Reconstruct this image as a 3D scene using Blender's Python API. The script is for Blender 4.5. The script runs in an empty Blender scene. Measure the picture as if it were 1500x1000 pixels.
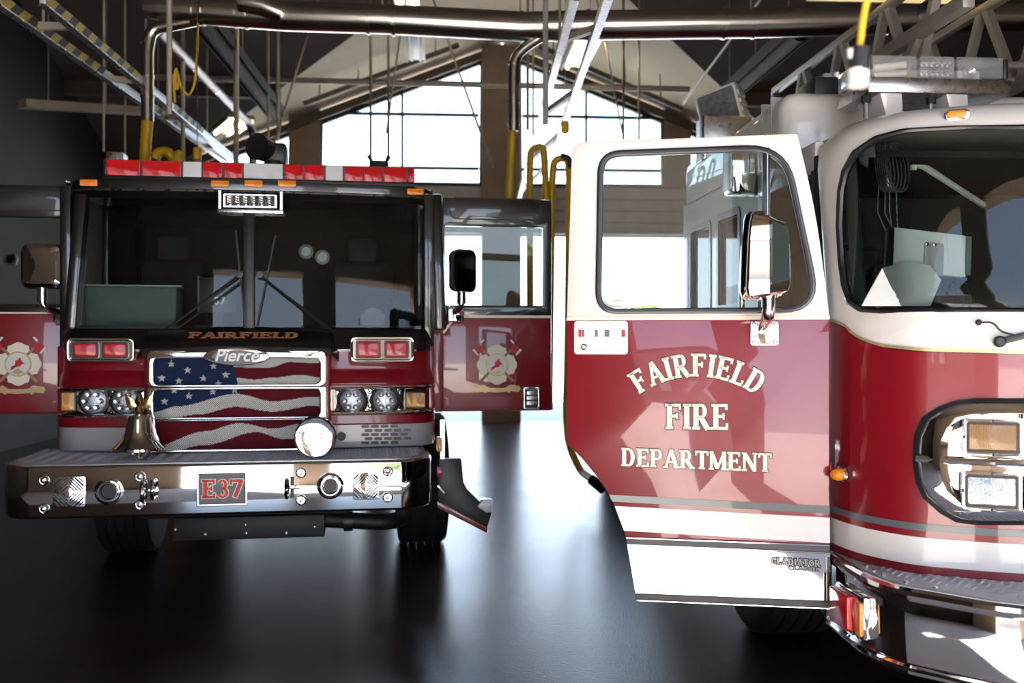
import bpy, bmesh, math, random
from mathutils import Vector, Matrix

random.seed(7)
R = math.radians
S = bpy.context.scene
COL = S.collection

# ------------------------------------------------------------------ camera, sky, sun, exposure
YAW = R(4.0)
CAM = Vector((0.0, 0.0, 1.65))
FPX = 1458.33
cam_d = bpy.data.cameras.new('camera')
cam = bpy.data.objects.new('camera', cam_d)
COL.objects.link(cam)
cam.location = CAM
cam.rotation_euler = (R(90), 0, -YAW)
cam_d.lens = 35.0
cam_d.sensor_width = 36.0
cam_d.clip_end = 400
cam_d.dof.use_dof = True
cam_d.dof.focus_distance = 4.9
cam_d.dof.aperture_fstop = 2.2
S.camera = cam

world = bpy.data.worlds.new('sky')
S.world = world
world.use_nodes = True
wn = world.node_tree
wn.nodes.clear()
w_out = wn.nodes.new('ShaderNodeOutputWorld')
w_bg = wn.nodes.new('ShaderNodeBackground')
w_tc = wn.nodes.new('ShaderNodeTexCoord')
w_sep = wn.nodes.new('ShaderNodeSeparateXYZ')
w_ramp = wn.nodes.new('ShaderNodeValToRGB')
w_ramp.color_ramp.elements[0].position = 0.0
w_ramp.color_ramp.elements[0].color = (0.78, 0.88, 1.0, 1)
w_ramp.color_ramp.elements[1].position = 0.75
w_ramp.color_ramp.elements[1].color = (0.22, 0.42, 0.85, 1)
wn.links.new(w_tc.outputs['Generated'], w_sep.inputs[0])
wn.links.new(w_sep.outputs['Z'], w_ramp.inputs[0])
wn.links.new(w_ramp.outputs[0], w_bg.inputs[0])
w_bg.inputs[1].default_value = 5.0
wn.links.new(w_bg.outputs[0], w_out.inputs[0])

sun_d = bpy.data.lights.new('sun', 'SUN')
sun_d.energy = 52.0
sun_d.angle = R(0.6)
sun_d.color = (1.0, 0.97, 0.94)
sun = bpy.data.objects.new('sun', sun_d)
COL.objects.link(sun)
sun.rotation_euler = (R(43), 0, R(-30))     # from the front of the station, shining in under the door heads
S.view_settings.view_transform = 'Standard'
S.view_settings.look = 'None'
S.view_settings.gamma = 1.0
S.view_settings.use_curve_mapping = False
S.view_settings.exposure = 0.1
S.cycles.max_bounces = 10
S.cycles.diffuse_bounces = 4
S.cycles.glossy_bounces = 4
S.cycles.transparent_max_bounces = 12
S.cycles.sample_clamp_indirect = 8.0
S.cycles.caustics_reflective = False

# ------------------------------------------------------------------ helpers: geometry
cY, sY = math.cos(YAW), math.sin(YAW)


def c2w(X, D, z):
    return Vector((X * cY + D * sY, -X * sY + D * cY, z))


def pt(px, py, D):
    """world point on the sight line of a photo pixel at depth D (metres)"""
    return c2w((px - 750) / FPX * D, D, CAM.z - (py - 500) / FPX * D)


class Frame:
    """a local frame: x across, y into depth, z up"""
    def __init__(s, origin, rotz):
        s.M = Matrix.Translation(origin) @ Matrix.Rotation(rotz, 4, 'Z')
        s.I = s.M.inverted()

    def on(s, px, py, y):
        o = s.I @ CAM
        d = s.I.to_3x3() @ (pt(px, py, 1.0) - CAM)
        t = (y - o.y) / d.y
        return o + d * t

    def onx(s, px, py, x):
        o = s.I @ CAM
        d = s.I.to_3x3() @ (pt(px, py, 1.0) - CAM)
        t = (x - o.x) / d.x
        return o + d * t


def basis(axis):
    a = Vector(axis).normalized()
    h = Vector((0, 0, 1)) if abs(a.z) < 0.9 else Vector((0, 1, 0))
    u = h.cross(a).normalized()
    return u, a.cross(u).normalized(), a


class MB:
    def __init__(s):
        s.v = []
        s.f = []

    def add(s, vs, fs):
        n = len(s.v)
        s.v += [tuple(v) for v in vs]
        s.f += [tuple(i + n for i in f) for f in fs]
        return s

    def box(s, x0, x1, y0, y1, z0, z1, M=None):
        vs = [Vector(p) for p in ((x0, y0, z0), (x1, y0, z0), (x1, y1, z0), (x0, y1, z0), (x0, y0, z1), (x1, y0, z1), (x1, y1, z1), (x0, y1, z1))]
        if M is not None:
            vs = [M @ v for v in vs]
        return s.add(vs, [(3, 2, 1, 0), (4, 5, 6, 7), (0, 1, 5, 4), (1, 2, 6, 5), (2, 3, 7, 6), (3, 0, 4, 7)])

    def bar(s, p0, p1, w, h, up=(0, 0, 1)):
        """rectangular bar between two points; w across, h along up"""
        p0, p1 = Vector(p0), Vector(p1)
        a = (p1 - p0).normalized()
        u = a.cross(Vector(up))
        if u.length < 1e-4:
            u = a.cross(Vector((1, 0, 0)))
        u.normalize()
        v = u.cross(a).normalized()
        u, v = u * w / 2, v * h / 2
        vs = [p0 - u - v, p0 + u - v, p0 + u + v, p0 - u + v, p1 - u - v, p1 + u - v, p1 + u + v, p1 - u + v]
        return s.add(vs, [(0, 1, 2, 3), (7, 6, 5, 4), (1, 0, 4, 5), (2, 1, 5, 6), (3, 2, 6, 7), (0, 3, 7, 4)])

    def cyl(s, p0, p1, r0, r1=None, n=16):
        r1 = r0 if r1 is None else r1
        p0, p1 = Vector(p0), Vector(p1)
        u, v, a = basis(p1 - p0)
        vs = []
        for p, r in ((p0, r0), (p1, r1)):
            for i in range(n):
                t = 2 * math.pi * i / n
                vs.append(p + (u * math.cos(t) + v * math.sin(t)) * r)
        fs = [(i, (i + 1) % n, n + (i + 1) % n, n + i) for i in range(n)]
        fs += [tuple(range(n - 1, -1, -1)), tuple(range(n, 2 * n))]
        return s.add(vs, fs)

    def lathe(s, prof, o, axis, n=24):
        """prof: list of (radius, height along axis)"""
        o = Vector(o)
        u, v, a = basis(axis)
        vs, fs = [], []
        m = len(prof)
        for r, h in prof:
            for i in range(n):
                t = 2 * math.pi * i / n
                vs.append(o + a * h + (u * math.cos(t) + v * math.sin(t)) * max(r, 1e-4))
        for k in range(m - 1):
            for i in range(n):
                j = (i + 1) % n
                fs.append((k * n + i, k * n + j, (k + 1) * n + j, (k + 1) * n + i))
        fs.append(tuple(range(n - 1, -1, -1)))
        fs.append(tuple(range((m - 1) * n, m * n)))
        return s.add(vs, fs)

    def tube(s, path, r, n=8, rib=None):
        path = [Vector(p) for p in path]
        vs, fs = [], []
        pu = None
        for k, p in enumerate(path):
            a = (path[min(k + 1, len(path) - 1)] - path[max(k - 1, 0)]).normalized()
            if pu is None:
                u, v, _ = basis(a)
            else:
                u = (pu - a * pu.dot(a)).normalized()
                v = a.cross(u)
            pu = u
            rr = r if rib is None else (r if k % 2 else r * rib)
            for i in range(n):
                t = 2 * math.pi * i / n
                vs.append(p + (u * math.cos(t) + v * math.sin(t)) * rr)
        for k in range(len(path) - 1):
            for i in range(n):
                j = (i + 1) % n
                fs.append((k * n + i, k * n + j, (k + 1) * n + j, (k + 1) * n + i))
        fs.append(tuple(range(n - 1, -1, -1)))
        fs.append(tuple(range((len(path) - 1) * n, len(path) * n)))
        return s.add(vs, fs)

    def prism(s, poly, y0, y1, M=None):
        """poly in (x, z), extruded along y"""
        n = len(poly)
        vs = [Vector((x, y0, z)) for x, z in poly] + [Vector((x, y1, z)) for x, z in poly]
        if M is not None:
            vs = [M @ v for v in vs]
        fs = [tuple(range(n)), tuple(range(2 * n - 1, n - 1, -1))]
        fs += [((i + 1) % n, i, n + i, n + (i + 1) % n) for i in range(n)]
        return s.add(vs, fs)

    def prism_z(s, poly, z0, z1):
        n = len(poly)
        vs = [Vector((x, y, z0)) for x, y in poly] + [Vector((x, y, z1)) for x, y in poly]
        fs = [tuple(range(n)), tuple(range(2 * n - 1, n - 1, -1))]
        fs += [((i + 1) % n, i, n + i, n + (i + 1) % n) for i in range(n)]
        return s.add(vs, fs)

    def prism_x(s, poly, x0, x1):
        """poly in (y, z), extruded along x"""
        n = len(poly)
        vs = [Vector((x0, y, z)) for y, z in poly] + [Vector((x1, y, z)) for y, z in poly]
        fs = [tuple(range(n)), tuple(range(2 * n - 1, n - 1, -1))]
        fs += [((i + 1) % n, i, n + i, n + (i + 1) % n) for i in range(n)]
        return s.add(vs, fs)

    def ring(s, outer, inner, y0, y1, M=None):
        """frame between two closed (x, z) outlines of equal length"""
        n = len(outer)
        vs = [Vector((x, y0, z)) for x, z in outer] + [Vector((x, y0, z)) for x, z in inner]
        vs += [Vector((x, y1, z)) for x, z in outer] + [Vector((x, y1, z)) for x, z in inner]
        if M is not None:
            vs = [M @ v for v in vs]
        fs = []
        for i in range(n):
            j = (i + 1) % n
            fs += [(i, j, n + j, n + i), (2 * n + j, 2 * n + i, 3 * n + i, 3 * n + j), (j, i, 2 * n + i, 2 * n + j), (n + i, n + j, 3 * n + j, 3 * n + i)]
        return s.add(vs, fs)

    def grid(s, rows, close=False):
        m, n = len(rows), len(rows[0])
        vs = [p for r in rows for p in r]
        fs = []
        for k in range(m - 1):
            for i in range(n if close else n - 1):
                j = (i + 1) % n
                fs.append((k * n + i, k * n + j, (k + 1) * n + j, (k + 1) * n + i))
        return s.add(vs, fs)

    def build(s, name, mat, parent=None, bevel=0.0, seg=2, smooth=True, label=None, kind=None, flip=True, solid=0.0):
        me = bpy.data.meshes.new(name)
        me.from_pydata(s.v, [], s.f)
        bm = bmesh.new()
        bm.from_mesh(me)
        if flip:
            bmesh.ops.recalc_face_normals(bm, faces=bm.faces)
        if bevel > 0:
            es = [e for e in bm.edges if len(e.link_faces) == 2 and e.calc_face_angle(0) > R(28)]
            bmesh.ops.bevel(bm, geom=es, offset=bevel, segments=seg, profile=0.5, affect='EDGES', clamp_overlap=True)
        if solid:
            bmesh.ops.solidify(bm, geom=bm.faces[:], thickness=solid)
        if smooth:
            for f in bm.faces:
                f.smooth = True
            for e in bm.edges:
                if len(e.link_faces) == 2 and e.calc_face_angle(0) > R(32):
                    e.smooth = False
        bm.to_mesh(me)
        bm.free()
        me.materials.append(mat)
        o = bpy.data.objects.new(name, me)
        COL.objects.link(o)
        if parent:
            o.parent = parent
        if label:
            o['label'] = label
        if kind:
            o['kind'] = kind
        return o


def tag(o, label, cat, group=None, kind=None):
    o['label'] = label
    o['category'] = cat
    if group:
        o['group'] = group
    if kind:
        o['kind'] = kind
    return o


def thing(name, label, cat, loc=(0, 0, 0), rotz=0.0, group=None):
    o = bpy.data.objects.new(name, None)
    COL.objects.link(o)
    o.location = loc
    o.rotation_euler = (0, 0, rotz)
    o.empty_display_size = 0.2
    return tag(o, label, cat, group)


def struct(o):
    o['kind'] = 'structure'
    return o


def rrect(x0, x1, z0, z1, r, n=5):
    out = []
    for cx, cz, a in ((x1 - r, z1 - r, 0), (x0 + r, z1 - r, 90), (x0 + r, z0 + r, 180), (x1 - r, z0 + r, 270)):
        for k in range(n + 1):
            t = R(a + 90 * k / n)
            out.append((cx + r * math.cos(t), cz + r * math.sin(t)))
    return out


def rpoly(pts, radii, n=5):
    """round the corners of a polygon (quadratic corner arcs)"""
    out = []
    m = len(pts)
    for i, p in enumerate(pts):
        r = radii[i] if isinstance(radii, (list, tuple)) else radii
        p = Vector(p)
        a, b = Vector(pts[i - 1]), Vector(pts[(i + 1) % m])
        if r <= 0:
            out.append(tuple(p))
            continue
        da, db = a - p, b - p
        ra, rb = min(r, da.length * 0.49), min(r, db.length * 0.49)
        p0, p2 = p + da.normalized() * ra, p + db.normalized() * rb
        for k in range(n + 1):
            t = k / n
            out.append(tuple(p0 * (1 - t) ** 2 + p * 2 * t * (1 - t) + p2 * t * t))
    return out


def ray_poly(c, ang, poly):
    d = (math.cos(ang), math.sin(ang))
    best = None
    m = len(poly)
    for i in range(m):
        ax, az = poly[i][0] - c[0], poly[i][1] - c[1]
        bx, bz = poly[(i + 1) % m][0] - c[0], poly[(i + 1) % m][1] - c[1]
        ex, ez = bx - ax, bz - az
        det = d[0] * -ez + d[1] * ex
        if abs(det) < 1e-12:
            continue
        t = (ax * -ez + az * ex) / det
        u = (d[0] * az - d[1] * ax) / det
        if t > 0 and -1e-6 <= u <= 1 + 1e-6 and (best is None or t > best):
            best = t
    best = best or 0.0
    return (c[0] + d[0] * best, c[1] + d[1] * best)


def match_rings(outer, inner, c):
    angs = sorted({round(math.atan2(p[1] - c[1], p[0] - c[0]), 5) for p in list(outer) + list(inner)})
    return [ray_poly(c, a, outer) for a in angs], [ray_poly(c, a, inner) for a in angs]


def scale_poly(poly, k, c=None):
    if c is None:
        c = (sum(p[0] for p in poly) / len(poly), sum(p[1] for p in poly) / len(poly))
    kx, kz = k if isinstance(k, tuple) else (k, k)
    return [(c[0] + (p[0] - c[0]) * kx, c[1] + (p[1] - c[1]) * kz) for p in poly]


def inset_poly(poly, d):
    """move each vertex of a closed outline inwards by d"""
    m = len(poly)
    area = sum(poly[i][0] * poly[(i + 1) % m][1] - poly[(i + 1) % m][0] * poly[i][1] for i in range(m))
    sg = 1 if area > 0 else -1
    out = []
    for i in range(m):
        ax, az = poly[i - 1]
        bx, bz = poly[(i + 1) % m]
        tx, tz = bx - ax, bz - az
        L = math.hypot(tx, tz) or 1
        out.append((poly[i][0] - sg * tz / L * d, poly[i][1] + sg * tx / L * d))
    return out


def clip(poly, a, b, c):
    """keep a*x + b*z <= c"""
    out = []
    m = len(poly)
    for i in range(m):
        p, q = poly[i], poly[(i + 1) % m]
        fp, fq = a * p[0] + b * p[1] - c, a * q[0] + b * q[1] - c
        if fp <= 0:
            out.append(p)
        if (fp < 0 < fq) or (fq < 0 < fp):
            t = fp / (fp - fq)
            out.append((p[0] + (q[0] - p[0]) * t, p[1] + (q[1] - p[1]) * t))
    return out


def arc_path(pts, r, n=6):
    """polyline through 3-D points with rounded corners"""
    pts = [Vector(p) for p in pts]
    out = [pts[0]]
    for i in range(1, len(pts) - 1):
        p, a, b = pts[i], pts[i - 1] - pts[i], pts[i + 1] - pts[i]
        ra = min(r, a.length * 0.49, b.length * 0.49)
        p0, p2 = p + a.normalized() * ra, p + b.normalized() * ra
        for k in range(n + 1):
            t = k / n
            out.append(p0 * (1 - t) ** 2 + p * 2 * t * (1 - t) + p2 * t * t)
    out.append(pts[-1])
    return out


def dense(path, step):
    path = [Vector(p) for p in path]
    out = [path[0]]
    for a, b in zip(path, path[1:]):
        n = max(1, int((b - a).length / step))
        out += [a + (b - a) * k / n for k in range(1, n + 1)]
    return out


# ------------------------------------------------------------------ helpers: materials
def nodes(name):
    m = bpy.data.materials.new(name)
    m.use_nodes = True
    nt = m.node_tree
    return m, nt, nt.nodes['Principled BSDF'], nt.nodes['Material Output']


def mat(name, col, rough=0.5, metal=0.0, coat=0.0, vary=0.06, scale=6.0, bump=0.0, bscale=60.0, emit=None, estr=0.0, spec=0.5, coat_rough=0.03, rvary=0.0):
    m, nt, b, out = nodes(name)
    tc = nt.nodes.new('ShaderNodeTexCoord')
    nz = nt.nodes.new('ShaderNodeTexNoise')
    nz.inputs['Scale'].default_value = scale
    nz.inputs['Detail'].default_value = 5
    nt.links.new(tc.outputs['Object'], nz.inputs['Vector'])
    rp = nt.nodes.new('ShaderNodeValToRGB')
    rp.color_ramp.elements[0].position = 0.3
    rp.color_ramp.elements[1].position = 0.7
    rp.color_ramp.elements[0].color = tuple(max(0, c * (1 - vary)) for c in col) + (1,)
    rp.color_ramp.elements[1].color = tuple(min(1, c * (1 + vary)) for c in col) + (1,)
    nt.links.new(nz.outputs['Fac'], rp.inputs[0])
    nt.links.new(rp.outputs[0], b.inputs['Base Color'])
    b.inputs['Roughness'].default_value = rough
    if rvary:
        mr = nt.nodes.new('ShaderNodeMapRange')
        mr.inputs['To Min'].default_value = max(0.02, rough - rvary)
        mr.inputs['To Max'].default_value = rough + rvary
        nt.links.new(nz.outputs['Fac'], mr.inputs['Value'])
        nt.links.new(mr.outputs[0], b.inputs['Roughness'])
    b.inputs['Metallic'].default_value = metal
    b.inputs['Coat Weight'].default_value = coat
    b.inputs['Coat Roughness'].default_value = coat_rough
    b.inputs['Specular IOR Level'].default_value = spec
    if bump:
        n2 = nt.nodes.new('ShaderNodeTexNoise')
        n2.inputs['Scale'].default_value = bscale
        nt.links.new(tc.outputs['Object'], n2.inputs['Vector'])
        bp = nt.nodes.new('ShaderNodeBump')
        bp.inputs['Strength'].default_value = bump
        bp.inputs['Distance'].default_value = 0.01
        nt.links.new(n2.outputs['Fac'], bp.inputs['Height'])
        nt.links.new(bp.outputs[0], b.inputs['Normal'])
    if emit:
        b.inputs['Emission Color'].default_value = tuple(emit) + (1,)
        b.inputs['Emission Strength'].default_value = estr
    return m


def glass(name, tint, ior=1.5, rough=0.0):
    """thin pane: tinted see-through plus mirror reflection at its surface"""
    m, nt, b, out = nodes(name)
    nt.nodes.remove(b)
    tr = nt.nodes.new('ShaderNodeBsdfTransparent')
    tr.inputs[0].default_value = tuple(tint) + (1,)
    gl = nt.nodes.new('ShaderNodeBsdfGlossy')
    gl.inputs['Roughness'].default_value = rough
    fr = nt.nodes.new('ShaderNodeFresnel')
    fr.inputs['IOR'].default_value = ior
    mx = nt.nodes.new('ShaderNodeMixShader')
    nt.links.new(fr.outputs[0], mx.inputs[0])
    nt.links.new(tr.outputs[0], mx.inputs[1])
    nt.links.new(gl.outputs[0], mx.inputs[2])
    nt.links.new(mx.outputs[0], out.inputs['Surface'])
    return m


def lens_mat(name, col, cells=60.0):
    """moulded plastic lens with a fine ribbed relief"""
    m, nt, b, out = nodes(name)
    b.inputs['Base Color'].default_value = tuple(col) + (1,)
    b.inputs['Roughness'].default_value = 0.12
    b.inputs['Coat Weight'].default_value = 0.6
    tc = nt.nodes.new('ShaderNodeTexCoord')
    wv = nt.nodes.new('ShaderNodeTexWave')
    wv.inputs['Scale'].default_value = cells
    nt.links.new(tc.outputs['Object'], wv.inputs['Vector'])
    bp = nt.nodes.new('ShaderNodeBump')
    bp.inputs['Strength'].default_value = 0.25
    bp.inputs['Distance'].default_value = 0.004
    nt.links.new(wv.outputs['Fac'], bp.inputs['Height'])
    nt.links.new(bp.outputs[0], b.inputs['Normal'])
    return m


RED = (0.215, 0.003, 0.011)
M = {}
M['red'] = mat('red_paint', RED, 0.35, coat=1.0, vary=0.03, bump=0.02, bscale=9)
M['black'] = mat('black_paint', (0.006, 0.006, 0.007), 0.3, coat=1.0, vary=0.05)
M['white'] = mat('white_paint', (0.78, 0.77, 0.74), 0.35, coat=0.8, vary=0.02)
M['chrome'] = mat('chrome', (0.86, 0.85, 0.84), 0.05, metal=1, vary=0.01)
M['brushed'] = mat('brushed_steel', (0.55, 0.55, 0.55), 0.28, metal=1, vary=0.06, scale=20, rvary=0.06)
M['galv'] = mat('galvanised_duct', (0.62, 0.60, 0.56), 0.24, metal=1, vary=0.04, scale=9, rvary=0.02)
M['tread'] = mat('tread_aluminium', (0.42, 0.43, 0.45), 0.42, metal=.55, vary=0.1, scale=30)
M['lug'] = mat('pale_tread_lugs', (0.72, 0.74, 0.78), 0.35, metal=.5, vary=0.08, scale=20)  # lugs coloured paler than the deck plate they stand on
M['rail'] = mat('dark_rub_rail', (0.035, 0.035, 0.04), 0.4, vary=0.1)
M['silver'] = mat('silver_grey_stripe', (0.36, 0.36, 0.37), 0.4, coat=0.6, vary=0.03)
M['grey_stripe'] = mat('slate_reflective_stripe', (0.10, 0.12, 0.13), 0.4, coat=0.7, vary=0.03)
M['rubber'] = mat('black_rubber', (0.012, 0.012, 0.013), 0.55, vary=0.15)
M['gasket'] = mat('window_gasket', (0.012, 0.012, 0.016), 0.28, vary=0.1, coat=0.3)
M['tyre'] = mat('tyre_rubber', (0.011, 0.011, 0.012), 0.75, vary=0.2, bump=0.1)
M['plastic'] = mat('black_plastic', (0.012, 0.012, 0.013), 0.4, vary=0.1)
M['dark'] = mat('dark_cab_trim', (0.014, 0.014, 0.014), 0.7, vary=0.2)
M['seat'] = mat('seat_fabric', (0.02, 0.02, 0.021), 0.8, vary=0.2, bump=0.1, bscale=200)
M['dash'] = mat('grey_green_dash', (0.13, 0.17, 0.16), 0.6, vary=0.08)
M['paper'] = mat('paper', (0.72, 0.74, 0.72), 0.7, vary=0.02)
M['gold'] = mat('gold_leaf', (0.58, 0.45, 0.22), 0.35, metal=0.5, vary=0.15, scale=40)
M['brass'] = mat('polished_brass', (0.72, 0.52, 0.22), 0.14, metal=1, vary=0.05)
M['cream'] = mat('cream_lettering', (0.85, 0.81, 0.68), 0.45, vary=0.03, coat=0.4)
M['ink'] = mat('dark_outline', (0.03, 0.012, 0.008), 0.4, vary=0.05)
M['amber'] = lens_mat('amber_lens', (0.85, 0.25, 0.01))
M['amber_dark'] = lens_mat('smoked_amber_lens', (0.25, 0.12, 0.015))
M['amber_mid'] = lens_mat('deep_amber_lens', (0.55, 0.22, 0.005), 130.0)
M['redlens'] = lens_mat('red_lens', (0.62, 0.008, 0.012))
M['clearlens'] = lens_mat('clear_lens', (0.75, 0.78, 0.82))
M['led'] = mat('led_reflector', (0.8, 0.82, 0.85), 0.12, metal=0.9, vary=0.25, scale=160)
M['wood'] = mat('axe_handle_wood', (0.32, 0.2, 0.11), 0.5)
M['patch_red'] = mat('patch_red', (0.5, 0.015, 0.02), 0.5)
M['mirror_dark'] = mat('dark_mirror_glass', (0.03, 0.045, 0.045), 0.06, coat=1.0, vary=0.02)
M['plate'] = mat('grey_number_plate', (0.13, 0.13, 0.14), 0.4)
M['e37'] = mat('red_number', (0.7, 0.03, 0.03), 0.4)
M['glass_cab'] = glass('windscreen_glass', (0.66, 0.73, 0.70))
M['glass_clear'] = glass('side_window_glass', (0.86, 0.93, 0.92))
M['glass_wall'] = glass('gable_window_glass', (0.92, 0.97, 0.96))
M['glass_film'] = glass('reflective_film_glass', (0.5, 0.58, 0.6), 2.6)
M['mirror'] = mat('mirror_glass', (0.5, 0.56, 0.56), 0.02, metal=1, vary=0.0)
M['lamp_glass'] = mat('headlamp_glass', (0.36, 0.38, 0.42), 0.12, metal=0.6, vary=0.35, scale=30, bump=0.3, bscale=120)
M['yellow'] = mat('yellow_hose', (0.62, 0.38, 0.01), 0.5, vary=0.12)
M['cord'] = mat('yellow_cord', (0.8, 0.47, 0.02), 0.45, vary=0.06)
M['track'] = mat('white_track', (0.6, 0.6, 0.62), 0.35, metal=0.4, vary=0.08)
M['hazard'] = mat('hazard_yellow_tape', (0.42, 0.33, 0.03), 0.5, vary=0.1)
M['conduit'] = mat('painted_conduit', (0.42, 0.38, 0.33), 0.4, metal=0.3, vary=0.1)
M['pipe_brown'] = mat('brown_sprinkler_pipe', (0.16, 0.13, 0.10), 0.5, vary=0.1)
M['flue'] = mat('dull_flue_steel', (0.30, 0.30, 0.31), 0.42, metal=1, vary=0.08)
M['heater'] = mat('black_heater_tube', (0.012, 0.012, 0.013), 0.7, vary=0.1, spec=.2)
M['heater_trim'] = mat('heater_reflector', (0.55, 0.5, 0.42), 0.2, metal=1)
M['tube_light'] = mat('fluorescent_tube', (1, 0.95, 0.8), 0.5, emit=(1.0, 0.82, 0.48), estr=22.0)
M['tube_dim'] = mat('dim_yellow_tube', (1, 0.85, 0.5), 0.5, emit=(1.0, 0.72, 0.25), estr=1.6)
M['fixture'] = mat('light_fixture', (0.7, 0.68, 0.6), 0.4)
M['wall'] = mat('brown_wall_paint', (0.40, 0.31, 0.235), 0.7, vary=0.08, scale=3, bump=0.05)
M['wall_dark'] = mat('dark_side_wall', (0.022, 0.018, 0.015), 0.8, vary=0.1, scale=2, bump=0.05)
M['front_wall'] = mat('tan_stucco', (0.45, 0.34, 0.25), 0.85, vary=0.08, bump=0.2)
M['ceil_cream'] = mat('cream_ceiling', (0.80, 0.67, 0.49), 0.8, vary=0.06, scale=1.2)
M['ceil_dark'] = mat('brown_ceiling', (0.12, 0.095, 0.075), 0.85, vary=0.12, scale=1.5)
M['steel_dark'] = mat('dark_mullion', (0.03, 0.045, 0.045), 0.5)
M['concrete'] = mat('sunlit_concrete', (0.55, 0.485, 0.415), 0.85, vary=0.12, scale=0.8, bump=0.1)
M['bark'] = mat('bark', (0.12, 0.08, 0.05), 0.9, vary=0.3)
M['leaf'] = mat('leaves', (0.13, 0.2, 0.03), 0.6, vary=0.5, scale=2)
M['underbody'] = mat('underbody_black', (0.008, 0.008, 0.009), 0.55, vary=0.3)
M['rolldoor'] = mat('grey_door_curtain', (0.62, 0.62, 0.62), 0.5, metal=0.0)


def floor_material():
    m, nt, b, out = nodes('polished_floor')
    tc = nt.nodes.new('ShaderNodeTexCoord')
    n1 = nt.nodes.new('ShaderNodeTexNoise')
    n1.inputs['Scale'].default_value = 1.1
    n1.inputs['Detail'].default_value = 8
    n2 = nt.nodes.new('ShaderNodeTexNoise')
    n2.inputs['Scale'].default_value = 70
    n2.inputs['Detail'].default_value = 3
    for n in (n1, n2):
        nt.links.new(tc.outputs['Object'], n.inputs['Vector'])
    rp = nt.nodes.new('ShaderNodeValToRGB')
    rp.color_ramp.elements[0].color = (0.024, 0.011, 0.010, 1)
    rp.color_ramp.elements[1].color = (0.046, 0.022, 0.019, 1)
    rp.color_ramp.elements[0].position = 0.3
    rp.color_ramp.elements[1].position = 0.75
    nt.links.new(n1.outputs['Fac'], rp.inputs[0])
    nt.links.new(rp.outputs[0], b.inputs['Base Color'])
    mr = nt.nodes.new('ShaderNodeMapRange')
    mr.inputs['To Min'].default_value = 0.20
    mr.inputs['To Max'].default_value = 0.29
    nt.links.new(n1.outputs['Fac'], mr.inputs['Value'])
    nt.links.new(mr.outputs[0], b.inputs['Roughness'])
    bp = nt.nodes.new('ShaderNodeBump')
    bp.inputs['Strength'].default_value = 0.12
    bp.inputs['Distance'].default_value = 0.01
    nt.links.new(n2.outputs['Fac'], bp.inputs['Height'])
    nt.links.new(bp.outputs[0], b.inputs['Normal'])
    return m


M['floor'] = floor_material()

# ------------------------------------------------------------------ lettering: a serif alphabet of strokes
ST = lambda x: [('L', x, 0, x, 1, .2)]
SB = lambda x, w=.16: [('L', x - w, .045, x + w, .045, .09)]
STP = lambda x, w=.16: [('L', x - w, .955, x + w, .955, .09)]
GLY = {
    'F': (.74, ST(.17) + SB(.17) + STP(.15) + [('L', .17, .95, .64, .95, .1), ('L', .17, .52, .5, .52, .1), ('L', .62, .78, .62, 1, .08), ('L', .5, .4, .5, .64, .07)]),
    'I': (.42, ST(.19) + SB(.19) + STP(.19)),
    'E': (.76, ST(.17) + SB(.15) + STP(.15) + [('L', .17, .95, .62, .95, .1), ('L', .17, .52, .5, .52, .1), ('L', .17, .05, .64, .05, .1), ('L', .62, .78, .62, 1, .08), ('L', .5, .4, .5, .64, .07), ('L', .64, 0, .64, .24, .08)]),
    'L': (.70, ST(.17) + SB(.15) + STP(.17) + [('L', .17, .05, .6, .05, .1), ('L', .6, 0, .6, .26, .08)]),
    'A': (.88, [('L', .12, 0, .42, 1, .12), ('L', .72, 0, .42, 1, .2), ('L', .22, .33, .62, .33, .09)] + SB(.12, .13) + SB(.72, .16)),
    'R': (.86, ST(.17) + SB(.17) + STP(.15) + [('L', .17, .95, .42, .95, .1), ('L', .17, .48, .42, .48, .1), ('A', .42, .715, .16, .23, -90, 90, .16), ('L', .38, .48, .68, 0, .2)] + SB(.7, .13)),
    'P': (.74, ST(.17) + SB(.17) + STP(.15) + [('L', .17, .95, .42, .95, .1), ('L', .17, .45, .42, .45, .1), ('A', .42, .7, .18, .245, -90, 90, .16)]),
    'D': (.86, ST(.17) + SB(.15, .13) + STP(.15, .13) + [('L', .17, .95, .4, .95, .1), ('L', .17, .05, .4, .05, .1), ('A', .4, .5, .3, .45, -90, 90, .2)]),
    'T': (.74, ST(.36) + SB(.36) + [('L', .03, .95, .69, .95, .1), ('L', .05, .76, .05, 1, .08), ('L', .67, .76, .67, 1, .08)]),
    'M': (1.02, [('L', .13, 0, .13, 1, .12), ('L', .82, 0, .82, 1, .2), ('L', .13, .97, .47, .08, .2), ('L', .47, .08, .82, .97, .1)] + SB(.13, .13) + SB(.82, .16)),
    'N': (.88, [('L', .13, 0, .13, 1, .12), ('L', .7, 0, .7, 1, .12), ('L', .15, .96, .68, .04, .2)] + SB(.13, .13) + STP(.1, .1) + STP(.7, .13)),
    'G': (.84, [('A', .44, .5, .3, .42, 40, 320, .18), ('L', .66, 0.08, .66, .45, .16), ('L', .46, .45, .76, .45, .09)]),
    'O': (.86, [('A', .42, .5, .3, .42, 0, 360, .18)]),
    'S': (.66, [('A', .33, .73, .2, .22, 20, 270, .15), ('A', .33, .27, .22, .22, -160, 90, .16)]),
    'C': (.80, [('A', .44, .5, .3, .42, 45, 315, .18)]),
    '3': (.70, [('A', .32, .73, .2, .22, -90, 160, .16), ('A', .32, .27, .25, .24, -165, 90, .18)]),
    '7': (.72, [('L', .04, .93, .68, .93, .14), ('L', .63, .95, .28, 0, .2), ('L', .07, .72, .07, 1, .07)]),
}


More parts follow.
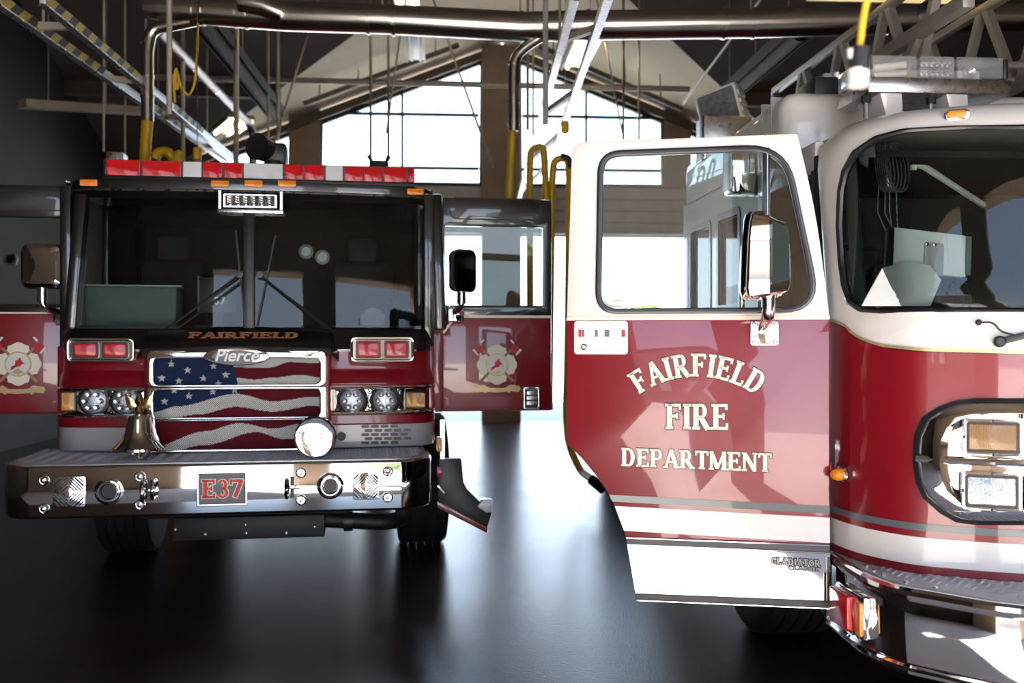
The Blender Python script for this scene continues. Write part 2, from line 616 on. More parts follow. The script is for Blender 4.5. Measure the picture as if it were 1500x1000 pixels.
def glyph(mb, ch, place, e=0.0, th=0.0015, lift=0.0):
    """place(u, v, n) -> point; e widens every stroke"""
    for st in GLY[ch][1]:
        if st[0] == 'L':
            _, x0, y0, x1, y1, w = st
            L = math.hypot(x1 - x0, y1 - y0)
            tx, ty = (x1 - x0) / L, (y1 - y0) / L
            h = w / 2 + e
            x0, y0, x1, y1 = x0 - tx * e, y0 - ty * e, x1 + tx * e, y1 + ty * e
            # strokes end on the baseline or the cap line
            q = [(x0 + ty * h, y0 - tx * h), (x1 + ty * h, y1 - tx * h), (x1 - ty * h, y1 + tx * h), (x0 - ty * h, y0 + tx * h)]
            quads = [q]
        else:
            _, cx, cy, rx, ry, a0, a1, w = st
            n = 14
            quads = []
            for k in range(n):
                t0, t1 = R(a0 + (a1 - a0) * k / n), R(a0 + (a1 - a0) * (k + 1) / n)
                ho = 0.05 + e
                wi = w - 0.05 + e
                # heavier at the sides, thinner at top and bottom
                f = lambda t, o: (cx + (rx + (ho if o else -(wi - 0.0))) * math.cos(t), cy + (ry + (ho if o else -(0.05 + e))) * math.sin(t))
                quads.append([f(t0, 1), f(t1, 1), f(t1, 0), f(t0, 0)])
        for q in quads:
            vs = [place(u, v, lift) for u, v in q] + [place(u, v, lift - th) for u, v in q]
            mb.add(vs, [(0, 1, 2, 3), (4, 7, 6, 5), (0, 4, 5, 1), (1, 5, 6, 2), (2, 6, 7, 3), (3, 7, 4, 0)])


def word_line(text, a, b, hgt, parent, m_face, m_line=None, out=(0, -1, 0), up=(0, 0, 1), e=0.035, name='letter', th=0.0015):
    """write a word from a to b (baseline ends, local 3-D) with letter height hgt: each letter its own piece"""
    a, b = Vector(a), Vector(b)
    out, up = Vector(out), Vector(up)
    tot = sum(GLY[c][0] for c in text) - 0.08
    k = (b - a).length / tot
    dx = (b - a).normalized()
    u0 = 0.0
    for c in text:
        pl = lambda u, v, n, u0=u0: a + dx * ((u0 + u) * k) + up * (v * hgt) + out * n
        mb = MB()
        glyph(mb, c, pl, .012 if th < .002 else 0, th, th * 2.2)
        mb.build(name, m_face, parent, smooth=False)
        if m_line:
            mb = MB()
            glyph(mb, c, pl, e, th, th * 1.1)
            mb.build(name + '_outline', m_line, parent, smooth=False)
        u0 += GLY[c][0]


def font_text(name, text, size, matw, material, parent, extrude=0.002, shear=0.0, offset=0.0):
    cu = bpy.data.curves.new(name, 'FONT')
    cu.body = text
    cu.size = size
    cu.align_x = 'CENTER'
    cu.align_y = 'CENTER'
    cu.extrude = extrude
    cu.shear = shear
    cu.offset = offset
    cu.materials.append(material)
    o = bpy.data.objects.new(name, cu)
    COL.objects.link(o)
    o.parent = parent
    o.matrix_local = matw
    bpy.context.view_layer.update()
    me = bpy.data.meshes.new_from_object(o.evaluated_get(bpy.context.evaluated_depsgraph_get()))
    bpy.data.objects.remove(o)
    o = bpy.data.objects.new(name, me)
    COL.objects.link(o)
    o.parent = parent
    o.matrix_local = matw
    return o


def milky(name, col, clear):
    m, nt, b, out = nodes(name)
    b.inputs['Base Color'].default_value = tuple(col) + (1,)
    b.inputs['Roughness'].default_value = .12
    tr = nt.nodes.new('ShaderNodeBsdfTransparent')
    mx = nt.nodes.new('ShaderNodeMixShader')
    mx.inputs[0].default_value = clear
    nt.links.new(b.outputs[0], mx.inputs[1])
    nt.links.new(tr.outputs[0], mx.inputs[2])
    nt.links.new(mx.outputs[0], out.inputs['Surface'])
    return m


M['milky'] = milky('clear_lens_cover', (.62, .64, .67), .68)
M['ladder'] = mat('ladder_grey', (0.30, 0.28, 0.26), 0.4, metal=0.4, vary=0.1)
FACE = Matrix.Rotation(R(90), 4, 'X')      # text standing up, facing -y

# ================================================================== THE STATION
BK = 20.5          # back wall
RX = 1.22          # ridge of the window gable
PITCH = 0.392
EAVE = 5.25
APEX = 7.8
XL, XR, YF = -6.6, 10.5, -0.5
YC = 3.6           # the pale apron concrete runs in under the doors as far as here


def gable_z(x):
    return APEX - PITCH * abs(x - RX)


struct(MB().box(XL, XR, YC, BK, -0.12, 0.0).build('floor', M['floor'], smooth=False))
struct(MB().box(-60, 60, BK, 75, -0.14, -0.02).build('ground_back', M['concrete'], smooth=False))
struct(MB().box(-60, 60, -60, YC, -0.14, -0.004).build('ground_front', M['concrete'], smooth=False))
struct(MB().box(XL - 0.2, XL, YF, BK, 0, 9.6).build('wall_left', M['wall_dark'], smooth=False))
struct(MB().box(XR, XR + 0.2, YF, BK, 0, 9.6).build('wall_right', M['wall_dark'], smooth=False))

# roof: a long main ridge across the bays, and the window gable cutting into its back slope
mid = 9.5
top_z = EAVE + PITCH * (BK - mid)
lx, rx = RX - (APEX - EAVE) / PITCH, RX + (APEX - EAVE) / PITCH
yv = BK - (APEX - EAVE) / PITCH
mb = MB()
mb.add([(XL, BK, EAVE), (lx, BK, EAVE), (RX, yv, APEX), (rx, BK, EAVE), (XR, BK, EAVE), (XR, mid, top_z), (XL, mid, top_z)], [(0, 1, 2, 3, 4, 5, 6)])
mb.add([(XL, mid, top_z), (XR, mid, top_z), (XR, YF, EAVE), (XL, YF, EAVE)], [(0, 1, 2, 3)])
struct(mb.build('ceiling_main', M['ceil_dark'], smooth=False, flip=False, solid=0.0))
mb = MB()
mb.add([(lx, BK, EAVE), (RX, BK, APEX), (RX, yv, APEX)], [(0, 1, 2)])
mb.add([(rx, BK, EAVE), (RX, yv, APEX), (RX, BK, APEX)], [(0, 1, 2)])
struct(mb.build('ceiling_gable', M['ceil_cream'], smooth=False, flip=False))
# roof skin above, so daylight only comes in through the openings
mb = MB()
mb.add([(XL - .3, BK + .5, EAVE - .1), (XL - .3, mid, top_z + .25), (XR + .3, mid, top_z + .25), (XR + .3, BK + .5, EAVE - .1), (rx + .3, BK + .5, EAVE - .1), (RX, yv + .3, APEX + .2), (lx - .3, BK + .5, EAVE - .1)], [(0, 1, 2, 3, 4, 5, 6)])
mb.add([(XL - .3, mid, top_z + .25), (XL - .3, YF - .6, EAVE), (XR + .3, YF - .6, EAVE), (XR + .3, mid, top_z + .25)], [(0, 1, 2, 3)])
mb.add([(lx - .3, BK + .5, EAVE - .1), (RX, BK + .5, APEX + .25), (RX, yv, APEX + .25)], [(0, 1, 2)])
mb.add([(rx + .3, BK + .5, EAVE - .1), (RX, BK + .5, APEX + .25), (RX, yv, APEX + .25)], [(0, 1, 2)])
struct(mb.build('roof', M['rolldoor'], smooth=False))

# back wall: two drive-through openings, a header, piers, gable windows
wb = thing('wall_back', 'brown back wall', 'wall')
for k in ('label', 'category'):
    del wb[k]
struct(wb)
HZ0, HZ1 = 3.83, 4.86
mb = MB()
mb.box(XL, -4.6, BK, BK + .25, 0, HZ1)
mb.box(7.1, XR, BK, BK + .25, 0, HZ1)
mb.box(-4.6, 7.1, BK, BK + .25, HZ0, HZ1)
mb.prism([(XL, HZ1), (-4.9, HZ1), (-4.9, gable_z(-4.9)), (XL, EAVE)], BK, BK + .25)
mb.prism([(7.3, HZ1), (XR, HZ1), (XR, EAVE), (7.3, gable_z(7.3))], BK, BK + .25)
mb.build('wall_panel', M['wall'], wb, smooth=False)
MB().box(0.80, 1.60, BK - .25, BK + .1, 0, APEX - .1).build('pillar', M['wall'], wb, smooth=False)
MB().prism([(-3.1, HZ1), (-2.47, HZ1), (-2.47, gable_z(-2.47)), (-3.1, gable_z(-3.1))], BK - .12, BK + .1).build('pillar', M['wall'], wb, smooth=False)
MB().prism([(4.59, HZ1), (5.16, HZ1), (5.16, gable_z(5.16)), (4.59, gable_z(4.59))], BK - .12, BK + .1).build('pillar', M['wall'], wb, smooth=False)
for s in (-1, 1):
    MB().bar((RX, BK - .1, APEX - .14), (RX + s * 6.3, BK - .1, APEX - .14 - PITCH * 6.3), .2, .16).build('raked_beam', M['pipe_brown'], wb, smooth=False)
for x0, x1 in ((-4.5, 0.78), (1.62, 7.0)):
    for k in range(4):
        MB().box(x0, x1, BK - .28 + .01 * k, BK - .18, HZ0 + .02 + k * .24, HZ0 + .24 + k * .24).build('door_curtain_slat', M['rolldoor'], wb, bevel=.015, smooth=False)


def gable_window(name, x0, x1, xs, zs):
    w = bpy.data.objects.new(name, None)
    COL.objects.link(w)
    struct(w)
    lim = APEX - 0.22

    def under(poly):
        p = clip(poly, PITCH, 1, lim + PITCH * RX)
        return clip(p, -PITCH, 1, lim - PITCH * RX) if p else p
    outer = under([(x0, HZ1), (x1, HZ1), (x1, 9), (x0, 9)])
    inn = inset_poly(outer, .07)
    mbf = MB()
    mbf.ring(outer, inn, BK - .02, BK + .1)
    mbf.build('window_frame', M['steel_dark'], w, smooth=False)
    gx = [x0 + .05] + xs + [x1 - .05]
    gz = [HZ1 + .05] + zs + [9]
    for a, b in zip(gx, gx[1:]):
        for c, d in zip(gz, gz[1:]):
            p = under([(a, c), (b, c), (b, d), (a, d)])
            if len(p) >= 3:
                MB().prism(p, BK + .03, BK + .04).build('pane', M['glass_wall'], w, smooth=False)
    for x in xs:
        MB().box(x - .025, x + .025, BK, BK + .08, HZ1 + .05, min(gable_z(x) - .25, 7.3)).build('mullion', M['steel_dark'], w, smooth=False)
    for z in zs:
        p = under([(x0 + .05, z - .03), (x1 - .05, z - .03), (x1 - .05, z + .03), (x0 + .05, z + .03)])
        if len(p) >= 3:
            MB().prism(p, BK - .01, BK + .085).build('mullion', M['steel_dark'], w, smooth=False)


gable_window('window_1', -4.9, -3.1, [], [])
gable_window('window_2', -2.47, 0.80, [-0.82], [5.21, 6.31])
gable_window('window_3', 1.60, 4.59, [2.98], [5.21, 6.31])
gable_window('window_4', 5.16, 7.3, [], [])

# front wall: openings made narrow to cut daylight on the trucks, either side of a pier, behind the photographer
wf = bpy.data.objects.new('wall_front', None)
COL.objects.link(wf)
struct(wf)
mb = MB()
mb.box(XL, -2.4, YF - .3, YF, 0, EAVE)
mb.box(3.3, XR, YF - .3, YF, 0, EAVE)
mb.box(-2.4, 3.3, YF - .3, YF, 4.3, EAVE)
mb.build('wall_panel', M['front_wall'], wf, smooth=False)
MB().box(0.0, 0.9, YF - .3, YF, 0, 4.3).build('pillar', M['wall'], wf, smooth=False)

# ================================================================== THE LEFT FIRE ENGINE
EF = Frame(c2w(-1.73, 5.9, 0), R(5))
engine = thing('fire_engine', 'red and black fire engine with flag grille, numbered E37 on its chrome bumper', 'fire engine', EF.M.translation, R(5))


def E(px, py, y):
    p = EF.on(px, py, y)
    return p.x, p.z


def EV(px, py, y):
    p = EF.on(px, py, y)
    return Vector(p)


CX = 0.10            # centre line of the cab
HW = 1.235


def cabfront(x, base=0.58):
    t = abs(x - CX) / HW
    y = base + 0.10 * t * t
    if t > 0.86:
        y += 0.22 * (1 - math.sqrt(max(0, 1 - ((t - 0.86) / 0.14) ** 2)))
    return y


XS = [CX + HW * t for t in (-1, -.992, -.97, -.93, -.86, -.7, -.5, -.25, 0, .25, .5, .7, .86, .93, .97, .992, 1)]


def cab_rows(levels, back=1.15):
    rows = []
    for z, base in levels:
        row = [(CX - HW, back, z)] + [(x, cabfront(x, base), z) for x in XS] + [(CX + HW, back, z)]
        rows.append(row)
    return rows


# chassis, wheels, body behind the cab
MB().box(-.55, .75, .5, 8.2, .52, .86).build('chassis_frame', M['underbody'], engine, bevel=.02)
mb = MB()
mb.box(CX - HW, CX + HW, 3.5, 8.6, .75, 2.45)
mb.build('pump_body', M['red'], engine, bevel=.03)
MB().box(CX - HW - .01, CX + HW + .01, 3.5, 8.6, .98, 1.16).build('reflective_band', M['white'], engine)


def wheel(parent, x, y, side, r=.53, w=.40, rim_r=.29, zc=None):
    zc = r if zc is None else zc
    ax = (1, 0, 0)
    prof = [(rim_r, -.45 * w), (r * .80, -.5 * w), (r * .95, -.47 * w)]
    for k in range(5):
        a = -.42 * w + k * .168 * w
        prof += [(r, a), (r, a + .14 * w), (r * .972, a + .145 * w), (r * .972, a + .165 * w)]
    prof = prof[:-2] + [(r * .95, .47 * w), (r * .80, .5 * w), (rim_r, .45 * w)]
    t = MB().lathe(prof, (x, y, zc), ax, 40).build('tyre', M['tyre'], parent)
    s = side
    MB().lathe([(rim_r, s * .40 * w), (rim_r * .95, s * .30 * w), (rim_r * .6, s * .12 * w), (rim_r * .5, s * .28 * w), (rim_r * .3, s * .30 * w), (0, s * .30 * w)], (x, y, zc), ax, 24).build('rim', M['brushed'], t)
    return t


wheel(engine, -.93, 2.15, -1)
wheel(engine, 1.33, 2.15, 1)
wheel(engine, -.90, 6.9, -1)
wheel(engine, 1.10, 6.9, 1)
MB().cyl((-.9, 2.15, .5), (1.2, 2.15, .5), .09).build('front_axle', M['underbody'], engine)
# plate and pipe hung below the bumper
p0, p1 = EV(255, 757, .5), EV(476, 784, .5)
pl = MB().box(p0.x, p1.x, .45, .95, p1.z, p0.z).build('skid_plate', M['underbody'], engine, bevel=.01)
for px, py in ((257, 775), (301, 782), (361, 780), (360, 768), (420, 780), (461, 771)):
    c = EV(px, py, .45)
    MB().lathe([(.011, 0), (.011, .006), (.005, .01), (0, .01)], c + Vector((0, .002, 0)), (0, -1, 0), 10).build('rivet', M['brushed'], pl)
a, b, c = EV(470, 760, .6), EV(570, 765, .6), EV(590, 758, .8)
pp = MB().tube(arc_path([a, b, c], .1), .055, 12).build('drain_pipe', M['underbody'], engine)
d = EV(510, 763, .6)
MB().cyl(d - Vector((.03, 0, 0)), d + Vector((.03, 0, 0)), .066).build('pipe_coupling', M['plastic'], pp)

# bumper: chrome wrap with angled corners, tread plate deck
ZB0, ZB1 = .622, .928
half = [(1.06, 0.0), (1.13, .02), (1.20, .08), (1.255, .18), (1.275, .32), (1.28, .60), (1.28, 1.0)]
plan = [(-x, y) for x, y in reversed(half)] + half
bumper = MB().prism_z(plan + [(1.2, 1.0), (-1.2, 1.0)], ZB0, ZB1).build('bumper', M['chrome'], engine, bevel=.018, seg=3)
deck_poly = [(x * .975, y + .03) for x, y in plan]
MB().prism_z(deck_poly, ZB1, ZB1 + .006).build('deck_plate', M['tread'], bumper)


def tread(parent, inside, x0, x1, y0, y1, z, step, material):
    mb = MB()
    j = 0
    y = y0
    while y < y1:
        x = x0 + (step / 2 if j % 2 else 0)
        i = 0
        while x < x1:
            if inside(x, y):
                a = R(38 if (i + j) % 2 else -38)
                dx, dy = math.cos(a) * step * .46, math.sin(a) * step * .46
                nx, ny = -dy * .30, dx * .30
                mb.add([(x - dx, y - dy, z), (x + nx, y + ny, z), (x + dx, y + dy, z), (x - nx, y - ny, z), (x, y, z + .005)], [(0, 1, 4), (1, 2, 4), (2, 3, 4), (3, 0, 4)])
            x += step
            i += 1
        y += step * .55
        j += 1
    return mb.build('tread_lugs', material, parent, smooth=False, kind='stuff')


def in_poly(poly):
    def f(x, y):
        c = False
        m = len(poly)
        for i in range(m):
            ax, ay = poly[i]
            bx, by = poly[i - 1]
            if (ay > y) != (by > y) and x < (bx - ax) * (y - ay) / (by - ay) + ax:
                c = not c
        return c
    return f


tread(bumper, lambda x, y, f=in_poly(inset_poly(deck_poly, .03)): f(x, y) and y < cabfront(min(max(x, CX - HW), CX + HW)) + .03, -1.25, 1.25, .05, 1.0, ZB1 + .006, .045, M['lug'])

for px, py in ((64, 703), (64, 745), (205, 698), (205, 739), (441, 692), (441, 732), (568, 690), (568, 728)):
    c = EV(px, py, 0)
    MB().lathe([(.032, 0), (.032, .004), (.024, .009), (.020, .004), (.011, .004), (.011, .018), (.006, .021), (0, .021)], c, (0, -1, 0), 20).build('bolt', M['chrome'], bumper)
for px0, py0, px1, py1 in ((77, 698, 125, 742), (517, 692, 555, 731)):
    a, b = EV(px0, py0, 0), EV(px1, py1, 0)
    cx, cz, hx, hz = (a.x + b.x) / 2, (a.z + b.z) / 2, abs(b.x - a.x) / 2, abs(a.z - b.z) / 2
    gr = MB().prism(rrect(cx - hx, cx + hx, cz - hz, cz + hz, .012), -.006, 0).build('speaker_cover', M['chrome'], bumper, bevel=.002)
    for q in range(4):
        sx, sz = (1, 1, -1, -1)[q], (1, -1, 1, -1)[q]
        for k in range(5):
            c = .02 + k * .019
            lim = .088
            x0, z0 = max(0.004, c - lim), c - max(0.004, c - lim)
            A = (cx + sx * min(lim, c * 1.0 + .016), cz + sz * max(.004, 0.0 + .004)) if False else None
            # chevrons: slots square to the diagonal in each quarter
            u0, u1 = (.006, c + .012), (c + .012, .006)
            if max(u0 + u1) > hx * .92:
                over = max(u0 + u1) - hx * .92
                u0, u1 = (u0[0] + over, u0[1] - over), (u1[0] - over, u1[1] + over)
            if u0[0] < u1[0]:
                p0 = Vector((cx + sx * u0[0], -.0065, cz + sz * u0[1]))
                p1 = Vector((cx + sx * u1[0], -.0065, cz + sz * u1[1]))
                MB().bar(p0, p1, .0075, .003, up=(0, 1, 0)).build('slot', M['plastic'], gr, smooth=False)
        for k in range(4):
            c = .118 + k * .019
            m = hx * .92
            u0, u1 = (c - m, m), (m, c - m)
            if u0[0] < u1[0] - .01:
                p0 = Vector((cx + sx * u0[0], -.0065, cz + sz * u0[1]))
                p1 = Vector((cx + sx * u1[0], -.0065, cz + sz * u1[1]))
                MB().bar(p0, p1, .0075, .003, up=(0, 1, 0)).build('slot', M['plastic'], gr, smooth=False)
for px, py in ((160, 719), (484, 711)):
    c = EV(px, py, 0)
    h = MB().lathe([(.078, .0), (.080, .012), (.070, .016), (.062, .010), (.058, .03), (.054, .045), (.049, .045), (.044, .03), (.035, -.08), (.012, -.13), (0, -.13)], c, (0, -1, 0), 32).build('air_horn', M['chrome'], bumper)
    MB().lathe([(.040, .012), (.0, .011)], c, (0, -1, 0), 24).build('horn_throat', M['plastic'], h)
for px, py in ((219, 718), (428, 713)):
    c = EV(px, py, 0)
    k = MB().box(c.x - .012, c.x + .012, -.003, .0, c.z - .062, c.z + .062).build('tow_slot', M['plastic'], bumper)
    ring = []
    for i in range(25):
        t = 2 * math.pi * i / 24
        ring.append((c.x - .03 + .0 * i, -.035 + .034 * math.cos(t), c.z - .005 + .052 * math.sin(t)))
    t2 = MB().tube(ring, .0125, 8).build('tow_eye', M['chrome'], bumper)
    if px < 300:
        MB().tube([(x + .055, y + .008, z + .012) for x, y, z in ring], .0115, 8).build('tow_eye', M['chrome'], bumper)
    MB().box(c.x - .045, c.x + .045, -.02, .0, c.z - .012, c.z + .012).build('tow_bracket', M['chrome'], bumper, bevel=.003)
a, b = EV(288, 691, 0), EV(362, 740, 0)
x0, x1, z0, z1 = a.x, b.x, b.z, a.z
pf = MB().ring(rrect(x0, x1, z0, z1, .004), rrect(x0 + .013, x1 - .013, z0 + .013, z1 - .013, .003), -.012, 0).build('plate_frame', M['chrome'], bumper, bevel=.002)
MB().box(x0 + .01, x1 - .01, -.006, 0, z0 + .01, z1 - .01).build('number_plate', M['plate'], bumper)
wa, wb2 = Vector((x0 + .032, -.0062, z0 + .052)), Vector((x1 - .03, -.0062, z0 + .052))
word_line('E37', wa, wb2, .105, bumper, M['e37'], M['cream'], e=.055, name='number')

# grille surround with three flag panels
GY = .50
a, b = EV(215, 513, GY), EV(478, 659, GY)
gx0, gx1, gz0, gz1 = a.x, b.x, b.z, a.z


def flag_mesh_material():
    m, nt, b, out = nodes('flag_mesh')
    at = nt.nodes.new('ShaderNodeVertexColor')
    at.layer_name = 'flag'
    tc = nt.nodes.new('ShaderNodeTexCoord')
    mp = nt.nodes.new('ShaderNodeMapping')
    mp.inputs['Rotation'].default_value = (0, R(45), 0)
    mp.inputs['Scale'].default_value = (1, 1, 1)
    nt.links.new(tc.outputs['Object'], mp.inputs[0])
    vm = nt.nodes.new('ShaderNodeVectorMath')
    vm.operation = 'MULTIPLY'
    vm.inputs[1].default_value = (2 * math.pi / .0085,) * 3
    nt.links.new(mp.outputs[0], vm.inputs[0])
    sep = nt.nodes.new('ShaderNodeSeparateXYZ')
    nt.links.new(vm.outputs[0], sep.inputs[0])
    prod = None
    outs = []
    for ax in ('X', 'Z'):
        sn = nt.nodes.new('ShaderNodeMath')
        sn.operation = 'SINE'
        nt.links.new(sep.outputs[ax], sn.inputs[0])
        outs.append(sn)
    mul = nt.nodes.new('ShaderNodeMath')
    mul.operation = 'ADD'
    nt.links.new(outs[0].outputs[0], mul.inputs[0])
    nt.links.new(outs[1].outputs[0], mul.inputs[1])
    gt = nt.nodes.new('ShaderNodeMath')
    gt.operation = 'GREATER_THAN'
    gt.inputs[1].default_value = .30
    nt.links.new(mul.outputs[0], gt.inputs[0])
    mx = nt.nodes.new('ShaderNodeMix')
    mx.data_type = 'RGBA'
    nt.links.new(gt.outputs[0], mx.inputs[0])
    nt.links.new(at.outputs[0], mx.inputs[6])
    mx.inputs[7].default_value = (.004, .004, .005, 1)
    nt.links.new(mx.outputs[2], b.inputs['Base Color'])
    b.inputs['Roughness'].default_value = .6
    b.inputs['Specular IOR Level'].default_value = .08
    return m


M['flag'] = flag_mesh_material()
STARS = []
for px, py in ((250, 533), (274, 542), (312, 536), (236, 554), (261, 558), (297, 554), (330, 549), (319, 562), (254, 572), (276, 580), (311, 574), (343, 571), (240, 588), (232, 534)):
    p = EV(px, py, GY)
    STARS.append((p.x, p.z, .026))
STARS.pop()


def star_in(dx, dz, r):
    d = math.hypot(dx, dz)
    if d > r:
        return False
    a = (math.atan2(dz, dx) - math.pi / 2) % (2 * math.pi / 5)
    a = abs(a - math.pi / 5)
    # distance to star edge along this direction
    ri = r * .40
    ex, ez = r * math.cos(math.pi / 5), r * math.sin(math.pi / 5)
    # edge between inner vertex (angle 0) and outer vertex (angle pi/5)
    px_, pz_ = ri, 0.0
    qx, qz = ex, ez
    cx_, cz_ = math.cos(a), math.sin(a)
    den = cx_ * (qz - pz_) - cz_ * (qx - px_)
    t = (px_ * (qz - pz_) - pz_ * (qx - px_)) / den if abs(den) > 1e-9 else r
    return d < t


def wave_edge(knots):
    """smooth curve through photo points, as z(x) on the grille plane"""
    pts = sorted((EV(px, py, GY).x, EV(px, py, GY).z) for px, py in knots)

    def f(x):
        if x <= pts[0][0]:
            return pts[0][1]
        for (xa, za), (xb, zb) in zip(pts, pts[1:]):
            if x <= xb:
                t = (x - xa) / (xb - xa)
                t = t * t * (3 - 2 * t)
                return za + (zb - za) * t
        return pts[-1][1]
    return f


edges = [wave_edge(k) for k in (
    [(345, 528), (372, 533), (430, 524), (470, 526)],                      # white above red
    [(340, 537), (372, 539), (395, 538), (425, 530), (470, 532)],          # red begins
    [(340, 553), (372, 556), (400, 553), (440, 549), (470, 553)],          # white begins
    [(222, 604), (260, 595), (345, 577), (400, 588), (460, 581), (475, 581)],   # white wave, panel two
    [(222, 618), (290, 607), (345, 596), (400, 603), (460, 594), (475, 598)],   # red wave
    [(222, 655), (300, 632), (350, 620), (400, 628), (440, 621), (475, 625)],   # white wave, panel three
    [(222, 668), (300, 652), (375, 633), (415, 643), (440, 642), (475, 645)],   # red
)]
CRED, CWHITE, CBLUE = (.15, .004, .014, 1), (.75, .75, .73, 1), (.012, .03, .10, 1)


def flag_colour(x, z):
    cx0, cz0 = EV(339, 530, GY).x, 0
    can_r = EV(339, 530, GY).x + (EV(339, 530, GY).z - z) * .28
    if z > edges[3](x) and x < can_r and not (z < EV(0, 566, GY).z and x > EV(356, 580, GY).x):
        for sx, sz, r in STARS:
            if abs(x - sx) < r and star_in(x - sx, z - sz, r):
                return CWHITE
        return CBLUE
    if z > edges[0](x):
        return CRED if z > edges[0](x) + .03 else CWHITE
    if z > edges[1](x):
        return CWHITE
    if z > edges[2](x):
        return CRED
    if z > EV(350, 566, GY).z:
        return CWHITE
    if z > edges[3](x):
        return CRED
    if z > edges[4](x):
        return CWHITE
    if z > edges[5](x):
        return CRED
    if z > edges[6](x):
        return CWHITE
    return CRED


grille = MB().box(gx0 + .01, gx1 - .01, GY + .04, .75, gz0 + .01, gz1 - .01).build('grille_housing', M['underbody'], engine)
panels = []
for pa, pb in (((224, 525), (469, 562)), ((224, 571), (469, 609)), ((231, 617), (472, 655))):
    p, q = EV(*pa, GY), EV(*pb, GY)
    panels.append((gx0 + .042, gx1 - .042, q.z, p.z))
for x0, x1, z0, z1 in panels:
    nx, nz = 190, 34
    vs, fs, cols = [], [], []
    for k in range(nz + 1):
        for i in range(nx + 1):
            vs.append((x0 + (x1 - x0) * i / nx, GY + .022, z0 + (z1 - z0) * k / nz))
    for k in range(nz):
        for i in range(nx):
            fs.append((k * (nx + 1) + i, k * (nx + 1) + i + 1, (k + 1) * (nx + 1) + i + 1, (k + 1) * (nx + 1) + i))
    mb = MB()
    mb.add(vs, fs)
    o = mb.build('flag_panel', M['flag'], grille, smooth=False)
    ca = o.data.color_attributes.new('flag', 'FLOAT_COLOR', 'POINT')
    for i, v in enumerate(o.data.vertices):
        ca.data[i].color = flag_colour(v.co.x, v.co.z)
# chrome frame: one bar round each panel
outer = rrect(gx0, gx1, gz0, gz1, .05)
zs = [gz0] + [(panels[2][3] + panels[1][2]) / 2, (panels[1][3] + panels[0][2]) / 2] + [gz1]
for k, (x0, x1, z0, z1) in enumerate(panels):
    zb, zt = zs[2 - k], zs[3 - k]
    o_ = rrect(gx0, gx1, zb, zt, .045 if k == 0 else .012)
    i_ = rrect(x0, x1, z0, z1, .03)
    o2, i2 = match_rings(o_, i_, ((gx0 + gx1) / 2, (z0 + z1) / 2))
    MB().ring(o2, i2, GY - .02, GY + .05).build('grille_frame', M['chrome'], engine, bevel=.006)
# oval maker's badge
c = EV(347, 522, GY - .02)
el = lambda rx, rz, n=48: [(c.x + rx * math.cos(2 * math.pi * i / n), c.z + rz * math.sin(2 * math.pi * i / n)) for i in range(n)]
badge = MB().prism(el(.205, .058), GY - .05, GY - .015).build('oval_badge', M['chrome'], engine, bevel=.008)
MB().prism(el(.150, .041), GY - .053, GY - .04).build('badge_field', M['plate'], badge)
font_text('badge_word', 'Pierce', .108, Matrix.Translation((c.x, GY - .0545, c.z + .004)) @ FACE, M['white'], badge, .001, .28, .0018)

# red fascia and black hood
fas = MB().grid(cab_rows([(.945, .56), (.955, .55), (1.098, .55)])).build('lower_fascia', M['silver'], engine)
MB().grid(cab_rows([(1.098, .552), (1.108, .545), (1.172, .55)])).build('red_fascia_strip', M['red'], engine)
fup = MB().grid(cab_rows([(1.345, .62), (1.350, .560), (1.375, .545), (1.43, .575), (1.455, .60), (1.47, .605), (1.59, .61)])).build('red_fascia', M['red'], engine)
MB().grid(cab_rows([(1.172, .62), (1.345, .62)])).build('lamp_recess', M['chrome'], engine)
hood = MB().grid(cab_rows([(1.585, .605), (1.60, .600), (1.66, .63), (1.735, .70), (1.76, .80)])).build('hood', M['black'], engine)
# raised hood centre over the grille
mb = MB()
cx0, cx1 = gx0 - .03, gx1 + .03
cm = (gx0 + gx1) / 2
rows = []
for y, z in ((GY - .01, 1.57), (GY + .0, 1.605), (GY + .04, 1.64), (GY + .16, 1.70), (GY + .25, 1.735)):
    rows.append([(cx0 - .05, y + .1, z - .05)] + [(cx0 + (cx1 - cx0) * k / 10, y - .02 * math.sin(math.pi * k / 10), z + .014 * math.sin(math.pi * k / 10) ** 2) for k in range(11)] + [(cx1 + .05, y + .1, z - .05)])
MB().grid(rows).build('hood_bulge', M['black'], hood)
MB().box(cx0, cx1, GY + .03, .7, 1.0, 1.58).build('grille_cowl', M['red'], engine, bevel=.03)
a, b = EV(275, 501, GY + .03), EV(436, 501, GY + .03)
word_line('FAIRFIELD', (a.x, GY + .045, 1.672), (b.x, GY + .045, 1.672), .075, hood, M['gold'], M['patch_red'], out=(0, -.5, .85), up=(0, .85, .5), e=.05)
for px0, px1 in ((182, 214), (470, 513), (607, 640)):
    a, b = EV(px0, 515, .56), EV(px1, 515, .56)
    MB().bar((a.x, cabfront(a.x, .598) + .0, 1.592), (b.x, cabfront(b.x, .598) + .0, 1.592), .008, .014).build('pinstripe', M['cream'], engine)
